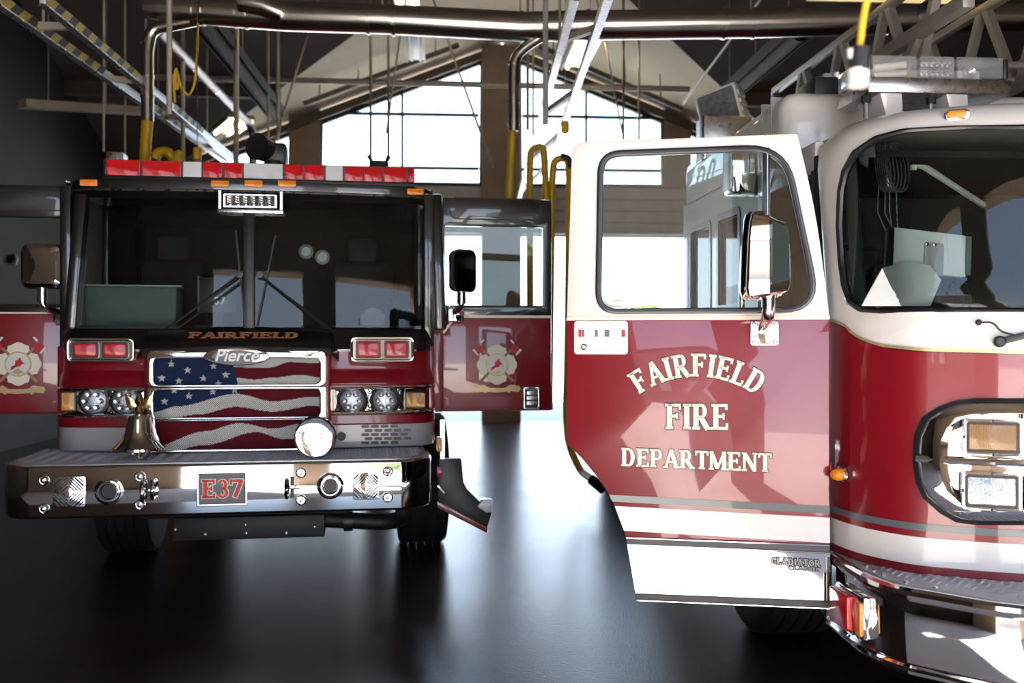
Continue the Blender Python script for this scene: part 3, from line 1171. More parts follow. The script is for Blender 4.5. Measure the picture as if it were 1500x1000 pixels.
# seal and slotted vent on the grey band
c = EV(500, 639, .56)
sl = MB().lathe([(.034, 0), (.034, .008), (.026, .011), (0, .011)], (c.x, cabfront(c.x, .55) + .002, c.z), (0, -1, 0), 28).build('round_seal', M['white'], engine)
MB().lathe([(.030, .0112), (.026, .0125), (.023, .0112)], (c.x, cabfront(c.x, .55) + .002, c.z), (0, -1, 0), 28).build('seal_ring', M['plate'], sl)
vent = None
for r_ in range(5):
    for k in range(5):
        px = 540 + k * 14.2 + (0 if r_ % 2 else -5)
        if r_ in (0, 4) and k == 4:
            continue
        py = 624 + r_ * 6
        p = EV(px, py, .6)
        yy = cabfront(p.x, .55)
        MB().prism(rrect(p.x - .027, p.x + .027, p.z - .0095, p.z + .0095, .009, 3), yy - .003, yy + .01).build('vent_slot', M['plastic'], fas, smooth=False)


# headlamps: pairs of round lamps in chrome bezels, amber indicators outboard
def round_lamp(px, py):
    p = EV(px, py, .56)
    c = Vector((p.x, cabfront(p.x, .62) - .01, p.z))
    bz = MB().prism(rrect(c.x - .118, c.x + .118, c.z - .082, c.z + .082, .03), c.y - .012, c.y + .06).build('headlamp_bezel', M['chrome'], engine, bevel=.008)
    h = MB().lathe([(.104, -.02), (.108, .03), (.100, .05), (.092, .045), (.088, .02)], c, (0, -1, 0), 36).build('headlamp_ring', M['chrome'], engine)
    MB().lathe([(.097, .0), (.097, .046), (.080, .052), (.079, .03)], c, (0, -1, 0), 36).build('headlamp_seal', M['plastic'], h)
    MB().lathe([(.079, .03), (.079, .045), (.06, .055), (.03, .060), (0, .061)], c, (0, -1, 0), 36).build('headlamp_lens', M['lamp_glass'], h)
    for k in range(6):
        t = 2 * math.pi * k / 6
        MB().lathe([(.017, .05), (.019, .062), (.013, .060), (0, .056)], c + Vector((.048 * math.cos(t), 0, .048 * math.sin(t))), (0, -1, 0), 12).build('led_cell', M['led'], h)


for px, py in ((133, 588), (181, 588), (516, 587), (564, 587)):
    round_lamp(px, py)
for px0, px1, py0, py1 in ((90, 109, 575, 601), (596, 623, 576, 597)):
    p, q = EV(px0, py0, .62), EV(px1, py1, .62)
    yy = max(cabfront(p.x, .6), cabfront(q.x, .6)) if px0 > 300 else cabfront(q.x, .6)
    t = MB().prism(rrect(p.x - .008, q.x + .008, q.z - .008, p.z + .008, .01), yy - .055, yy + .12).build('indicator_bezel', M['plastic'], engine, bevel=.004)
    MB().prism(rrect(p.x, q.x, q.z, p.z, .008), yy - .062, yy - .05).build('indicator_lens', M['amber_mid'], t, bevel=.003)
for z in (1.174, 1.346):
    MB().tube([(x, cabfront(x, .545), z) for x in XS], .013, 8).build('lamp_trim', M['chrome'], engine)


# double red warning lights in chrome housings
for px0, py0, px1, py1 in ((97, 495, 196, 530), (513, 493, 607, 530)):
    p, q = EV(px0, py0, .54), EV(px1, py1, .54)
    x0, x1, z0, z1 = p.x, q.x, q.z, p.z
    o_ = rrect(x0, x1, z0, z1, .03)
    hb = MB().prism(scale_poly(o_, .97), .56, .80).build('warning_light_box', M['black'], engine, bevel=.01)
    MB().ring(o_, scale_poly(o_, (.93, .80)), .535, .57).build('warning_light_bezel', M['chrome'], hb, bevel=.008)
    MB().box(x0 + .02, x1 - .02, .556, .56, z0 + .02, z1 - .02).build('bezel_back', M['chrome'], hb)
    w = (x1 - x0)
    for k in range(2):
        lx0 = x0 + w * (.085 if k == 0 else .525)
        lx1 = lx0 + w * .39
        MB().prism(rrect(lx0, lx1, z0 + .025, z1 - .025, .012), .545, .565).build('lens_seal', M['plastic'], hb)
        MB().prism(rrect(lx0 + .012, lx1 - .012, z0 + .034, z1 - .034, .022), .530, .56).build('red_lens', M['redlens'], hb, bevel=.006)

# windscreen, pillars, roof
def yws(x, z):
    return .74 + .10 * ((x - CX) / HW) ** 2 + .10 * (z - 1.74) / .9


def wpt(px, py):
    p = EV(px, py, .85)
    p = EV(px, py, yws(p.x, p.z))
    return p


for (tl, tr, br, bl) in (((128, 290), (357, 290), (357, 481), (110, 481)), ((373, 290), (632, 290), (640, 480), (373, 481))):
    TL, TR, BR, BL = wpt(*tl), wpt(*tr), wpt(*br), wpt(*bl)
    rows = []
    for k in range(9):
        v = k / 8
        row = []
        for i in range(13):
            u = i / 12
            p = (BL * (1 - u) + BR * u) * (1 - v) + (TL * (1 - u) + TR * u) * v
            row.append((p.x, yws(p.x, p.z), p.z))
        rows.append(row)
    MB().grid(rows).build('windscreen_pane', M['glass_cab'], engine, flip=False)
p, q = wpt(365, 287), wpt(365, 483)
MB().bar(p, q, .075, .06, up=(0, 1, 0)).build('centre_pillar', M['plastic'], engine, bevel=.012)
for tl, bl, e, sgn in (((121, 286), (104, 484), CX - HW, -1), ((638, 286), (645, 484), CX + HW, 1)):
    p, q = wpt(*tl), wpt(*bl)
    MB().bar(p, q, .08, .12, up=(0, 1, 0)).build('windscreen_pillar', M['black'], engine, bevel=.02)
ztop = 2.72
roof_plan = [(CX - HW, 3.4), (CX - HW, 1.0)] + [(x, cabfront(x, .86)) for x in XS[1:-1]] + [(CX + HW, 1.0), (CX + HW, 3.4)]
roof = MB().prism_z(roof_plan, 2.675, ztop + .02).build('cab_roof', M['black'], engine, bevel=.03, seg=3)
MB().grid([[(x, cabfront(x, .885), 2.69) for x in XS], [(x, cabfront(x, .93), 2.625) for x in XS]]).build('windscreen_header', M['black'], engine, solid=.03)
MB().tube([(x, cabfront(x, .85), 2.668) for x in XS[2:-2]], .008, 6).build('drip_rail', M['brushed'], roof)
# cab sides, back and interior
for s in (-1, 1):
    x = CX + s * HW
    MB().box(min(x, x - s * .05), max(x, x - s * .05), 1.95, 3.4, .95, 1.72).build('crew_side', M['red'], engine, bevel=.01)
    MB().box(min(x, x - s * .05), max(x, x - s * .05), 1.95, 3.4, 1.72, 2.68).build('crew_side_upper', M['black'], engine, bevel=.01)
    MB().box(min(x, x - s * .07), max(x, x - s * .07), .85, 1.0, 1.6, 2.68).build('door_jamb', M['black'], engine, bevel=.01)
    MB().box(min(x, x - s * .07), max(x, x - s * .07), .8, 1.0, .96, 1.62).build('door_jamb', M['red'], engine, bevel=.01)
MB().box(CX - HW + .03, CX + HW - .03, 3.3, 3.4, .95, 2.68).build('cab_back_wall', M['dark'], engine)
MB().box(CX - HW + .03, CX + HW - .03, .8, 3.35, 1.0, 1.12).build('cab_floor', M['dark'], engine)
dashb = MB().prism_x([(.80, 1.3), (.80, 1.70), (.95, 1.73), (1.35, 1.70), (1.4, 1.3)], CX - HW + .04, CX + HW - .04).build('dashboard', M['dark'], engine, bevel=.03)
MB().box(CX - .35, CX + .35, 1.3, 2.9, 1.1, 1.75).build('engine_tunnel', M['dark'], engine, bevel=.06)
for x in (CX - .75, CX + .75):
    st = MB().box(x - .25, x + .25, 1.75, 2.25, 1.45, 1.6).build('seat', M['seat'], engine, bevel=.05)
    MB().box(x - .25, x + .25, 2.2, 2.36, 1.55, 2.30).build('backrest', M['seat'], st, bevel=.06)
    MB().box(x - .12, x + .12, 2.2, 2.32, 2.30, 2.5).build('headrest', M['seat'], st, bevel=.04)
c = Vector((CX + .82, 1.32, 1.80))
swp = [(c.x + .23 * math.cos(t * math.pi / 12), c.y + .10 * math.sin(t * math.pi / 12), c.z + .2 * math.sin(t * math.pi / 12)) for t in range(25)]
sw = MB().tube(swp, .018, 8).build('steering_wheel', M['plastic'], engine)
MB().lathe([(.09, 0), (.09, .04), (.05, .06), (0, .06)], c, (0, -1, .5), 24).build('wheel_hub', M['silver'], sw)
for x, z in ((CX + .45, 2.28), (CX + .33, 2.32)):
    MB().lathe([(.05, 0), (.055, .02), (.035, .035), (0, .035)], (x, 1.5, z), (0, -1, 0), 20).build('roof_dial', M['silver'], engine)

# wipers: two parallel arms each, and an upright blade
for piv, elbow, top in (((222, 499), (352, 403), (346, 338)), ((502, 500), (381, 403), (404, 345))):
    a, b, t = wpt(*piv), wpt(*elbow), wpt(*top)
    off = Vector((0, -.03, 0))
    arm = MB().tube([a + off, b + off], .009, 6).build('wiper_arm', M['plastic'], engine)
    MB().tube([a + off + Vector((.05, 0, -.01)), b + off + Vector((.03, 0, -.03))], .007, 6).build('wiper_link', M['plastic'], arm)
    MB().lathe([(.03, 0), (.03, .03), (.018, .045), (0, .045)], a + Vector((0, .01, -.01)), (0, -1, 0), 16).build('wiper_pivot', M['plastic'], arm)
    bl = wpt(elbow[0] + (8 if elbow[0] < 365 else -4), 476)
    MB().bar(t + off * .7, bl + off * .7, .012, .02, up=(0, 1, 0)).build('wiper_blade', M['rubber'], arm)
    MB().lathe([(.022, 0), (.022, .02), (0, .022)], b + off, (0, -1, 0), 12).build('wiper_joint', M['plastic'], arm)

# roof light bar: a row of lens modules
LBY = 1.0
p, q = EV(150, 262, LBY), EV(608, 268, LBY)
lbz0, lbz1 = 2.775, 2.885
lb = MB().box(p.x, q.x, LBY - .01, LBY + .34, lbz0 - .03, lbz0 + .005).build('light_bar', M['plastic'], engine, bevel=.008)
MB().box(p.x, q.x, LBY + .03, LBY + .33, lbz1 - .004, lbz1 + .006).build('light_bar_lid', M['plastic'], lb)
mods = [(156, 205, 'dk'), (208, 265, 'dk'), (268, 295, 'w'), (297, 325, 'r'), (328, 355, 'r'), (357, 414, 'w'), (417, 444, 'r'), (446, 474, 'r'), (477, 502, 'w'), (505, 532, 'r'), (533, 560, 'r'), (562, 596, 'r')]
for a, b, k in mods:
    xa, xb = EV(a, 250, LBY).x, EV(b, 250, LBY).x
    ml = MB().prism(rrect(xa, xb, lbz0, lbz1, .006, 2), LBY, LBY + .05).build('lens_module', M['clearlens'] if k == 'w' else M['redlens'], lb, bevel=.004)
    MB().box(xb, xb + .012, LBY + .005, LBY + .3, lbz0, lbz1 - .002).build('module_divider', M['plastic'], lb)
xa = EV(598, 250, LBY).x
MB().box(xa, q.x, LBY + .01, LBY + .30, lbz0, lbz1).build('end_lens', M['redlens'], lb, bevel=.02)
MB().box(p.x, EV(156, 250, LBY).x, LBY + .01, LBY + .30, lbz0, lbz1).build('end_cap', M['plastic'], lb, bevel=.02)
for x in (p.x + .25, (p.x + q.x) / 2, q.x - .25):
    MB().box(x - .04, x + .04, LBY + .1, LBY + .25, ztop, lbz0 - .02).build('light_bar_foot', M['brushed'], lb)
# amber clearance lights
for a, b in ((113, 139), (309, 336), (358, 385), (407, 434), (597, 622)):
    za = 265 if a < 200 else (269 if a < 500 else 278)
    p, q = EV(a, za, .86), EV(b, za, .86)
    yy = cabfront((p.x + q.x) / 2, .86)
    cl = MB().prism(rrect(p.x, q.x, p.z - .022, p.z + .022, .008), yy - .02, yy + .01).build('clearance_light', M['amber'], engine, bevel=.006)
# scene light under the roof edge
p, q = EV(326, 283, .80), EV(406, 305, .80)
sc = MB().box(p.x, q.x, .80, .92, q.z, p.z).build('scene_light', M['plastic'], engine, bevel=.01)
MB().ring(rrect(p.x, q.x, q.z, p.z, .008), rrect(p.x + .02, q.x - .02, q.z + .015, p.z - .012, .005), .79, .81).build('scene_light_frame', M['chrome'], sc, bevel=.003)
for i in range(6):
    for j in range(4):
        w, h = (q.x - p.x - .05) / 6, (p.z - q.z - .03) / 4
        c = Vector((p.x + .025 + w * (i + .5), .798, q.z + .017 + h * (j + .5)))
        MB().lathe([(w * .45, 0), (w * .45, .008), (w * .2, .002), (0, .004)], c, (0, -1, 0), 10).build('led_cell', M['led'], sc)
a, b = EV(318, 308, .78), EV(415, 308, .78)
MB().box(a.x, b.x, .78, .95, a.z - .012, a.z + .012).build('scene_light_shelf', M['brushed'], sc, bevel=.003)
for x in (a.x + .015, b.x - .015):
    MB().box(x - .008, x + .008, .80, .92, a.z, p.z + .02).build('scene_light_bracket', M['brushed'], sc)
# roof searchlight and a small aerial mount
c = EV(394, 222, 1.3)
sp = MB().lathe([(.0, -.10), (.05, -.10), (.085, -.05), (.09, .06), (.098, .07), (.098, .09), (.08, .085), (0, .08)], c + Vector((-.03, -.02, .01)), (-.55, -.8, .1), 24).build('searchlight', M['plastic'], engine)
MB().box(c.x - .02, c.x + .13, c.y - .06, c.y + .10, c.z - .10, c.z + .06).build('searchlight_yoke', M['plastic'], sp, bevel=.03)
MB().cyl((c.x + .04, c.y, ztop), (c.x + .04, c.y, c.z - .07), .10, .075, 20).build('searchlight_base', M['plastic'], sp)
c = EV(555, 238, 1.4)
am = MB().box(c.x - .07, c.x + .07, 1.36, 1.44, ztop, c.z + .01).build('aerial_mount', M['plastic'], engine, bevel=.015)
for s in (-1, 1):
    MB().cyl((c.x + s * .05, 1.4, c.z), (c.x + s * .075, 1.4, c.z + .05), .01, .016, 8).build('aerial_clip', M['plastic'], am)
c = EV(170, 228, 1.3)
am = MB().box(c.x - .06, c.x + .06, 1.25, 1.4, ztop, c.z + .02).build('aerial_mount', M['brushed'], engine, bevel=.01)


# mirrors
def truck_mirror(parent, c, w, h, yaw, post_to, plate_c, d=.10):
    A = Matrix.Translation(c) @ Matrix.Rotation(yaw, 4, 'Z')
    o_ = rrect(-w / 2, w / 2, -h / 2, h / 2, .045)
    mb = MB()
    rows = []
    for y, k in ((d * .5, .96), (d * .42, 1.0), (0, .99), (-d * .3, .93), (-d * .48, .78), (-d * .5, .5), (-d * .5, .02)):
        rows.append([A @ Vector((x * k, y, z * k)) for x, z in o_])
    mb.grid(rows, close=True)
    hs = mb.build('mirror_housing', M['chrome'], parent)
    MB().prism(scale_poly(o_, .93), d * .46, d * .5, A).build('mirror_glass', M['mirror'], hs)
    foot = A @ Vector((0, 0, -h / 2 + .02))
    MB().tube(arc_path([foot, (foot.x, foot.y, post_to.z + .03), post_to], .05), .022, 12).build('mirror_post', M['chrome'], hs)
    MB().cyl(foot + Vector((0, 0, -.10)), foot + Vector((0, 0, .01)), .032, .030, 16).build('mirror_collar', M['chrome'], hs)
    return hs


c = EV(62, 390, .86)
mh = truck_mirror(engine, c, .27, .30, R(-8), EV(90, 458, .95), None)
p = EV(92, 460, .98)
MB().box(p.x - .05, p.x + .05, .93, .97, p.z - .06, p.z + .05).build('mirror_bracket', M['chrome'], mh, bevel=.01)
c = EV(676, 397, .86)
mh = truck_mirror(engine, c, .19, .30, R(-152), EV(664, 458, .98), None)
p = EV(667, 460, .99)
MB().box(p.x - .06, p.x + .06, .955, .985, p.z - .055, p.z + .055).build('mirror_bracket', M['chrome'], mh, bevel=.01)


# fire service patch used on both open doors
def patch(parent, c, r, y):
    """four-armed badge with crossed axes, disc and ribbon, centred at c on a plane facing -y"""
    base = []
    for k in range(4):
        for a, q in ((-33, .92), (-29, 1.02), (-18, 1.00), (-8, 1.06), (0, 1.08), (8, 1.06), (18, 1.00), (29, 1.02), (33, .92), (45, .80)):
            t = R(k * 90 + a)
            base.append((c.x + r * q * math.cos(t), c.z + r * q * math.sin(t)))
    pb = MB().prism(base, y - .003, y).build('door_badge', M['cream'], parent, smooth=False)
    P = lambda u, v: (c.x + r * u, c.z + r * v)
    for s in (-1, 1):
        MB().prism([P(-s * .82, -.92), P(-s * .95, -.85), P(s * .72, .86), P(s * .82, .78)], y - .006, y - .002).build('axe_handle', M['wood'], pb, smooth=False)
        MB().prism([P(s * .70, .80), P(s * .92, 1.10), P(s * 1.22, .84), P(s * 1.0, .55)], y - .008, y - .003).build('axe_head', M['patch_red'], pb, smooth=False)
        MB().prism([P(s * .98, .52), P(s * 1.06, .50), P(s * 1.34, .78), P(s * 1.24, .86)], y - .009, y - .003).build('axe_blade', M['white'], pb, smooth=False)
        MB().prism([P(s * .68, 1.32), P(s * .76, 1.36), P(s * .95, 1.18), P(s * .86, 1.10)], y - .009, y - .003).build('axe_pick', M['white'], pb, smooth=False)
    circ = lambda q, n=36: [P(q * math.cos(2 * math.pi * i / n), q * math.sin(2 * math.pi * i / n)) for i in range(n)]
    MB().prism(circ(.62), y - .0095, y - .003).build('badge_rim', M['gold'], pb, smooth=False)
    MB().prism(circ(.56), y - .0105, y - .004).build('badge_disc', M['white'], pb, smooth=False)
    MB().prism([P(-.36, -.34), P(-.30, -.12), P(-.14, -.05), P(-.12, .16), P(.0, .22), (c.x + r * .1, c.z + r * .34), P(.16, .16), P(.32, .02), P(.16, -.02), P(.1, -.12), P(-.06, -.14)], y - .012, y - .006).build('badge_figure', M['patch_red'], pb, smooth=False)
    MB().prism([P(-.30, -.42), P(0, -.2), P(.3, -.42), P(.0, -.54)], y - .0118, y - .006).build('badge_ground', M['gold'], pb, smooth=False)
    rib = [P(-1.28, -1.32), P(-1.2, -1.14), P(-.7, -1.06), P(-.45, -1.24), P(.45, -1.24), P(.7, -1.06), P(1.2, -1.14), P(1.28, -1.32), P(1.15, -1.46), P(.75, -1.42), P(.62, -1.52), P(.55, -1.44), P(0, -1.48), P(-.55, -1.44), P(-.62, -1.52), P(-.75, -1.42), P(-1.15, -1.46)]
    MB().prism(rib, y - .006, y).build('badge_ribbon', M['gold'], pb, smooth=False)


# right-hand open door
DY = 1.02
p, q = EV(648, 289, DY), EV(808, 601, DY)
x0, x1, z0, z1 = p.x, q.x, q.z, p.z
zs_ = EV(700, 463, DY).z
wl, wr, wt, wbm = EV(652, 300, DY).x, EV(796, 330, DY).x, EV(700, 331, DY).z, EV(700, 447, DY).z
door = MB().box(x0, x1, DY, DY + .06, z0, zs_).build('open_door', M['red'], engine, bevel=.012)
o_ = [(x0, zs_), (x1, zs_), (x1, z1), (x0, z1)]
i_ = [(wl, wbm), (wr, wbm), (wr, wt), (wl, wt)]
o2, i2 = match_rings(o_, i_, ((wl + wr) / 2, (wt + wbm) / 2))
MB().ring(o2, i2, DY, DY + .06).build('door_frame', M['black'], door, bevel=.006)
MB().box(wl, wr, DY + .02, DY + .03, wbm, wt).build('door_window', M['glass_clear'], door)
a, b = EV(660, 290, DY), EV(791, 322, DY)
rr = rrect(a.x, b.x, b.z, a.z, .045)
MB().ring(rr, inset_poly(rr, -.008), DY - .006, DY + .002).build('vent_seal', M['rubber'], door)
MB().box(CX + HW - .01, x0 + .004, DY - .02, DY + .05, z0, zs_).build('hinge_panel', M['red'], door, bevel=.008)
MB().box(x0 + .09, x1, DY - .004, DY, zs_ - .012, zs_ + .008).build('door_stripe', M['cream'], door)
MB().bar((x0 + .005, DY - .002, zs_ - .12), (x0 + .095, DY - .002, zs_ - .002), .004, .018).build('door_stripe', M['cream'], door)
c = EV(728, 534, DY)
patch(door, c, .135, DY)
p, q = EV(767, 567, DY), EV(791, 599, DY)
hp = MB().ring(rrect(p.x, q.x, q.z, p.z, .012), rrect(p.x + .016, q.x - .016, q.z + .016, p.z - .02, .006), DY - .012, DY + .01).build('door_handle', M['chrome'], door, bevel=.003)
MB().box(p.x + .01, q.x - .01, DY - .002, DY + .0, q.z + .01, p.z - .01).build('handle_recess', M['plastic'], hp)
for k in range(3):
    zz = q.z + .03 + k * (p.z - q.z - .05) / 3
    MB().box(p.x + .022, q.x - .022, DY - .010, DY - .002, zz, zz + .03).build('handle_paddle', M['brushed'], hp, bevel=.003)
# left-hand open door (runs out of the frame)
DL = 1.0
p, q = EV(0, 270, DL), EV(99, 605, DL)
x1 = q.x
x0 = x1 - .80
z0, z1 = q.z, p.z
zs_ = EV(50, 458, DL).z
wt, wbm = EV(50, 318, DL).z, EV(50, 445, DL).z
door = MB().box(x0, x1, DL, DL + .06, z0, zs_).build('open_door', M['red'], engine, bevel=.012)
o2, i2 = match_rings([(x0, zs_), (x1, zs_), (x1, z1), (x0, z1)], [(x0 + .05, wbm), (x1 - .03, wbm), (x1 - .03, wt), (x0 + .05, wt)], ((x0 + x1) / 2, (wt + wbm) / 2))
MB().ring(o2, i2, DL, DL + .06).build('door_frame', M['black'], door, bevel=.006)
MB().box(x0 + .05, x1 - .03, DL + .02, DL + .03, wbm, wt).build('door_window', M['glass_clear'], door)
a = EV(98, 284, DL)
rr = rrect(x0 + .05, x1 - .01, EV(50, 307, DL).z, EV(50, 281, DL).z, .045)
MB().ring(rr, inset_poly(rr, -.007), DL - .006, DL + .002).build('vent_seal', M['rubber'], door)
zz = EV(50, 458, DL).z
n = 44
MB().box(x0, x1 - .06, DL - .004, DL, zz - .006, zz + .004).build('door_stripe', M['cream'], door)
patch(door, EV(27, 533, DL), .135, DL)

# lower step door hanging open beside the bumper
SD = .95
q = lambda px, py: E(px, py, SD)
stp = MB().prism([q(643, 672), q(676, 672), q(679, 706), q(684, 716), q(720, 752), q(713, 776), q(641, 738)], SD, SD + .07).build('step_panel', M['plastic'], engine, bevel=.006)
MB().prism([q(640, 733), q(714, 771), q(713, 780), q(640, 743)], SD - .012, SD + .07).build('step_edge', M['red'], stp, bevel=.004)
MB().prism([q(699, 741), q(706, 732), q(721, 731), q(721, 748), q(712, 750)], SD - .03, SD + .09).build('step_lamp', M['clearlens'], stp, bevel=.004)
MB().prism([q(640, 683), q(647, 683), q(647, 699), q(640, 699)], SD - .02, SD + .02).build('step_reflector', M['redlens'], stp, bevel=.003)
MB().bar(EV(641, 711, SD - .02), EV(651, 722, SD - .02), .012, .012).build('step_latch', M['chrome'], stp)
MB().bar(EV(648, 672, SD), EV(648, 615, SD), .02, .03).build('step_hanger', M['chrome'], stp)
a = EV(643, 650, .75)
MB().prism(rrect(a.x - .02, a.x + .02, a.z - .05, a.z + .05, .015), .7, .78).build('side_marker', M['amber'], engine, bevel=.005)

# bell with an eagle on its yoke, and the big siren face
c = EV(204, 658, .22)
zt = EV(204, 606, .22).z
hh = zt - c.z
bell = MB().lathe([(.158, 0), (.156, .012), (.130, .035), (.100, hh * .30), (.082, hh * .5), (.072, hh * .85), (.062, hh * .97), (.02, hh), (0, hh)], c, (0, 0, 1), 40).build('bell', M['chrome'], engine)
MB().lathe([(.022, 0), (.030, .02), (.018, .05), (.030, .075), (.020, .10), (.012, .12), (0, .125)], (c.x, c.y, zt), (0, 0, 1), 16).build('bell_finial', M['brass'], bell)
for s in (-1, 1):
    MB().prism([(c.x, zt + .05), (c.x + s * .03, zt + .09), (c.x + s * .085, zt + .125), (c.x + s * .075, zt + .06), (c.x + s * .05, zt + .02)], c.y - .01, c.y + .01).build('eagle_wing', M['brass'], bell, bevel=.004)
MB().tube(arc_path([(c.x + .055, c.y + .05, ZB1), (c.x + .065, c.y + .03, c.z + .04), (c.x + .1, c.y, c.z + .02)], .02), .010, 8).build('bell_bracket', M['chrome'], bell)
ringp = [(c.x + .05 * math.cos(R(200 + 140 * k / 12)), c.y, c.z - .005 + .05 * math.sin(R(200 + 140 * k / 12))) for k in range(13)]
MB().tube([(x, y, z + .012) for x, y, z in ringp], .010, 8).build('bell_yoke', M['chrome'], bell)
MB().cyl((c.x, c.y, ZB1), (c.x, c.y, ZB1 + .018), .065, .055, 20).build('bell_foot', M['brushed'], bell)
MB().cyl((c.x, c.y, ZB1 + .015), (c.x, c.y, c.z + .05), .012, .02, 10).build('clapper', M['brass'], bell)
sp_ = [EV(px, py, .25) for px, py in ((226, 612), (226, 630), (234, 648), (238, 657), (222, 661))]
MB().tube(arc_path(sp_, .05), .008, 6).build('bell_frame', M['chrome'], bell)
c = EV(462, 640, .12)
rr_ = .128
sir = MB().lathe([(.10, -.26), (.118, -.2), (.128, -.06), (rr_, 0), (rr_, .012), (rr_ * .95, .022), (rr_ * .88, .018), (rr_ * .3, .022), (0, .023)], c, (0, -1, 0), 48).build('siren', M['chrome'], engine)
for q_, n in ((.25, 14), (.38, 20), (.52, 26), (.66, 32)):
    for k in range(n):
        t = 2 * math.pi * (k + (.5 if n % 4 else 0)) / n
        MB().box(-.0035, .0035, -.0235, -.019, -.0035, .0035, Matrix.Translation((c.x + rr_ * q_ * math.cos(t), c.y, c.z + rr_ * q_ * math.sin(t)))).build('siren_hole', M['brushed'], sir, smooth=False)
MB().box(c.x - .05, c.x + .05, c.y + .05, c.y + .2, ZB1, c.z - .08).build('siren_foot', M['chrome'], sir, bevel=.01)

# things lying on the dashboard behind the glass
t = thing('map_tray', 'grey-green map tray behind the lower left windscreen of the engine', 'tray', EF.M @ Vector((0, 0, 0)), R(5))
p, q = EV(117, 420, 1.1), EV(270, 460, 1.1)
MB().prism_x([(1.0, 1.745), (1.02, p.z), (1.3, p.z + .01), (1.3, 1.745)], p.x + .06, q.x - .04).build('tray_box', M['dash'], t, bevel=.01)
MB().prism_z([(p.x, .99), (q.x, .99), (q.x - .04, 1.32), (p.x + .05, 1.32)], p.z, p.z + .012).build('tray_lip', M['silver'], t, bevel=.003)
t = thing('tablet_mount', 'dark tablet showing 37 beside the wiper in the engine windscreen', 'tablet', EF.M @ Vector((0, 0, 0)), R(5))
p, q = EV(292, 406, 1.15), EV(346, 458, 1.15)
MB().prism(rrect(p.x, q.x, q.z, p.z, .015), 1.15, 1.18).build('tablet_body', M['plastic'], t, bevel=.005)
MB().box(p.x - .012, p.x + .004, 1.14, 1.19, q.z, p.z + .01).build('tablet_clamp', M['dash'], t, bevel=.003)
MB().box((p.x + q.x) / 2 - .03, (p.x + q.x) / 2 + .03, 1.17, 1.22, 1.70, p.z - .05).build('tablet_post', M['plastic'], t)
word_line('37', (p.x + .10, 1.1495, q.z + .06), (p.x + .17, 1.1495, q.z + .06), .05, t, M['white'], None, name='digit')
# ================================================================== THE RIGHT LADDER TRUCK
TO = Vector((2.92, 4.24, 0))
CJ = .19
TF = Frame(TO, 0)
truck = thing('ladder_truck', 'white and red ladder truck with its driver door open towards the viewer', 'fire engine', TO)

# plan of the cab front: (x, y) from the left side round to the middle
CP = [(-1.224, .04), (-1.224, 0), (-1.19, -.22), (-1.08, -.42), (-.935, -.52), (-.72, -.615), (-.35, -.69), (0, -.715)]


def smooth_plan(ptsin, n=8):
    P_ = [Vector(p) for p in ptsin]
    out = []
    for i in range(len(P_) - 1):
        p0, p1, p2, p3 = P_[max(i - 1, 0)], P_[i], P_[i + 1], P_[min(i + 2, len(P_) - 1)]
        for k in range(n):
            t = k / n
            out.append(.5 * ((2 * p1) + (-p0 + p2) * t + (2 * p0 - 5 * p1 + 4 * p2 - p3) * t * t + (-p0 + 3 * p1 - 3 * p2 + p3) * t ** 3))
    out.append(P_[-1])
    return out


CPS = smooth_plan(CP)
CPS = CPS + [Vector((-p.x, p.y)) for p in reversed(CPS[:-1])]
CLEN = [0.0]
for a, b in zip(CPS, CPS[1:]):
    CLEN.append(CLEN[-1] + (b - a).length)
S0 = CLEN[next(i for i, p in enumerate(CPS) if p.y <= 0.001)]      # where the flat side ends
SMAX = CLEN[-1]


def plan_at(s):
    s = min(max(s, 0), SMAX)
    lo, hi = 0, len(CLEN) - 1
    while hi - lo > 1:
        m = (lo + hi) // 2
        if CLEN[m] <= s:
            lo = m
        else:
            hi = m
    t = (s - CLEN[lo]) / (CLEN[hi] - CLEN[lo])
    p = CPS[lo] * (1 - t) + CPS[hi] * t
    d = (CPS[hi] - CPS[lo]).normalized()
    return p, Vector((d.y, -d.x))        # point, outward normal


ROOFZ = 2.62


def skin(s, z, off=0.0):
    p, n = plan_at(s)
    ins = 0.0
    lean = .17 * max(0.0, z - 1.72)
    if z > 2.47:
        u = min(1, (z - 2.47) / (ROOFZ - 2.47))
        ins += .15 * (1 - math.sqrt(max(0, 1 - u * u)))
    p = p + n * (off - ins)
    return Vector((p.x, p.y + lean, z))


def tskin(px, py):
    """photo pixel -> (s, z) on the cab front"""
    s, z = 0.6, 1.7
    best = None
    for k in range(400):
        ss = SMAX * .5 * k / 399
        v = TF.M @ skin(ss, z)
        X = v.x * cY - v.y * sY
        D = v.x * sY + v.y * cY
        u = 750 + FPX * X / D
        e = abs(u - px)
        if best is None or e < best[0]:
            best = (e, ss, D)
    s, D = best[1], best[2]
    for it in range(3):
        z = CAM.z - (py - 500) / FPX * D
        best = None
        for k in range(81):
            ss = min(max(s + (k - 40) * .004, 0), SMAX)
            v = TF.M @ skin(ss, z)
            X = v.x * cY - v.y * sY
            DD = v.x * sY + v.y * cY
            e = abs(750 + FPX * X / DD - px)
            if best is None or e < best[0]:
                best = (e, ss, DD)
        s, D = best[1], best[2]
    return s, CAM.z - (py - 500) / FPX * D


def mirror_s(pts):
    return [(SMAX - s, z) for s, z in reversed(pts)]


def strip(zlo, zhi, n=70, m=4, off=0.0, s0=0.0, s1=None):
    s1 = SMAX if s1 is None else s1
    rows = []
    for k in range(m + 1):
        row = []
        for i in range(n + 1):
            s = s0 + (s1 - s0) * i / n
            a = zlo(s) if callable(zlo) else zlo
            b = zhi(s) if callable(zhi) else zhi
            row.append(skin(s, a + (b - a) * k / m, off))
        rows.append(row)
    return rows


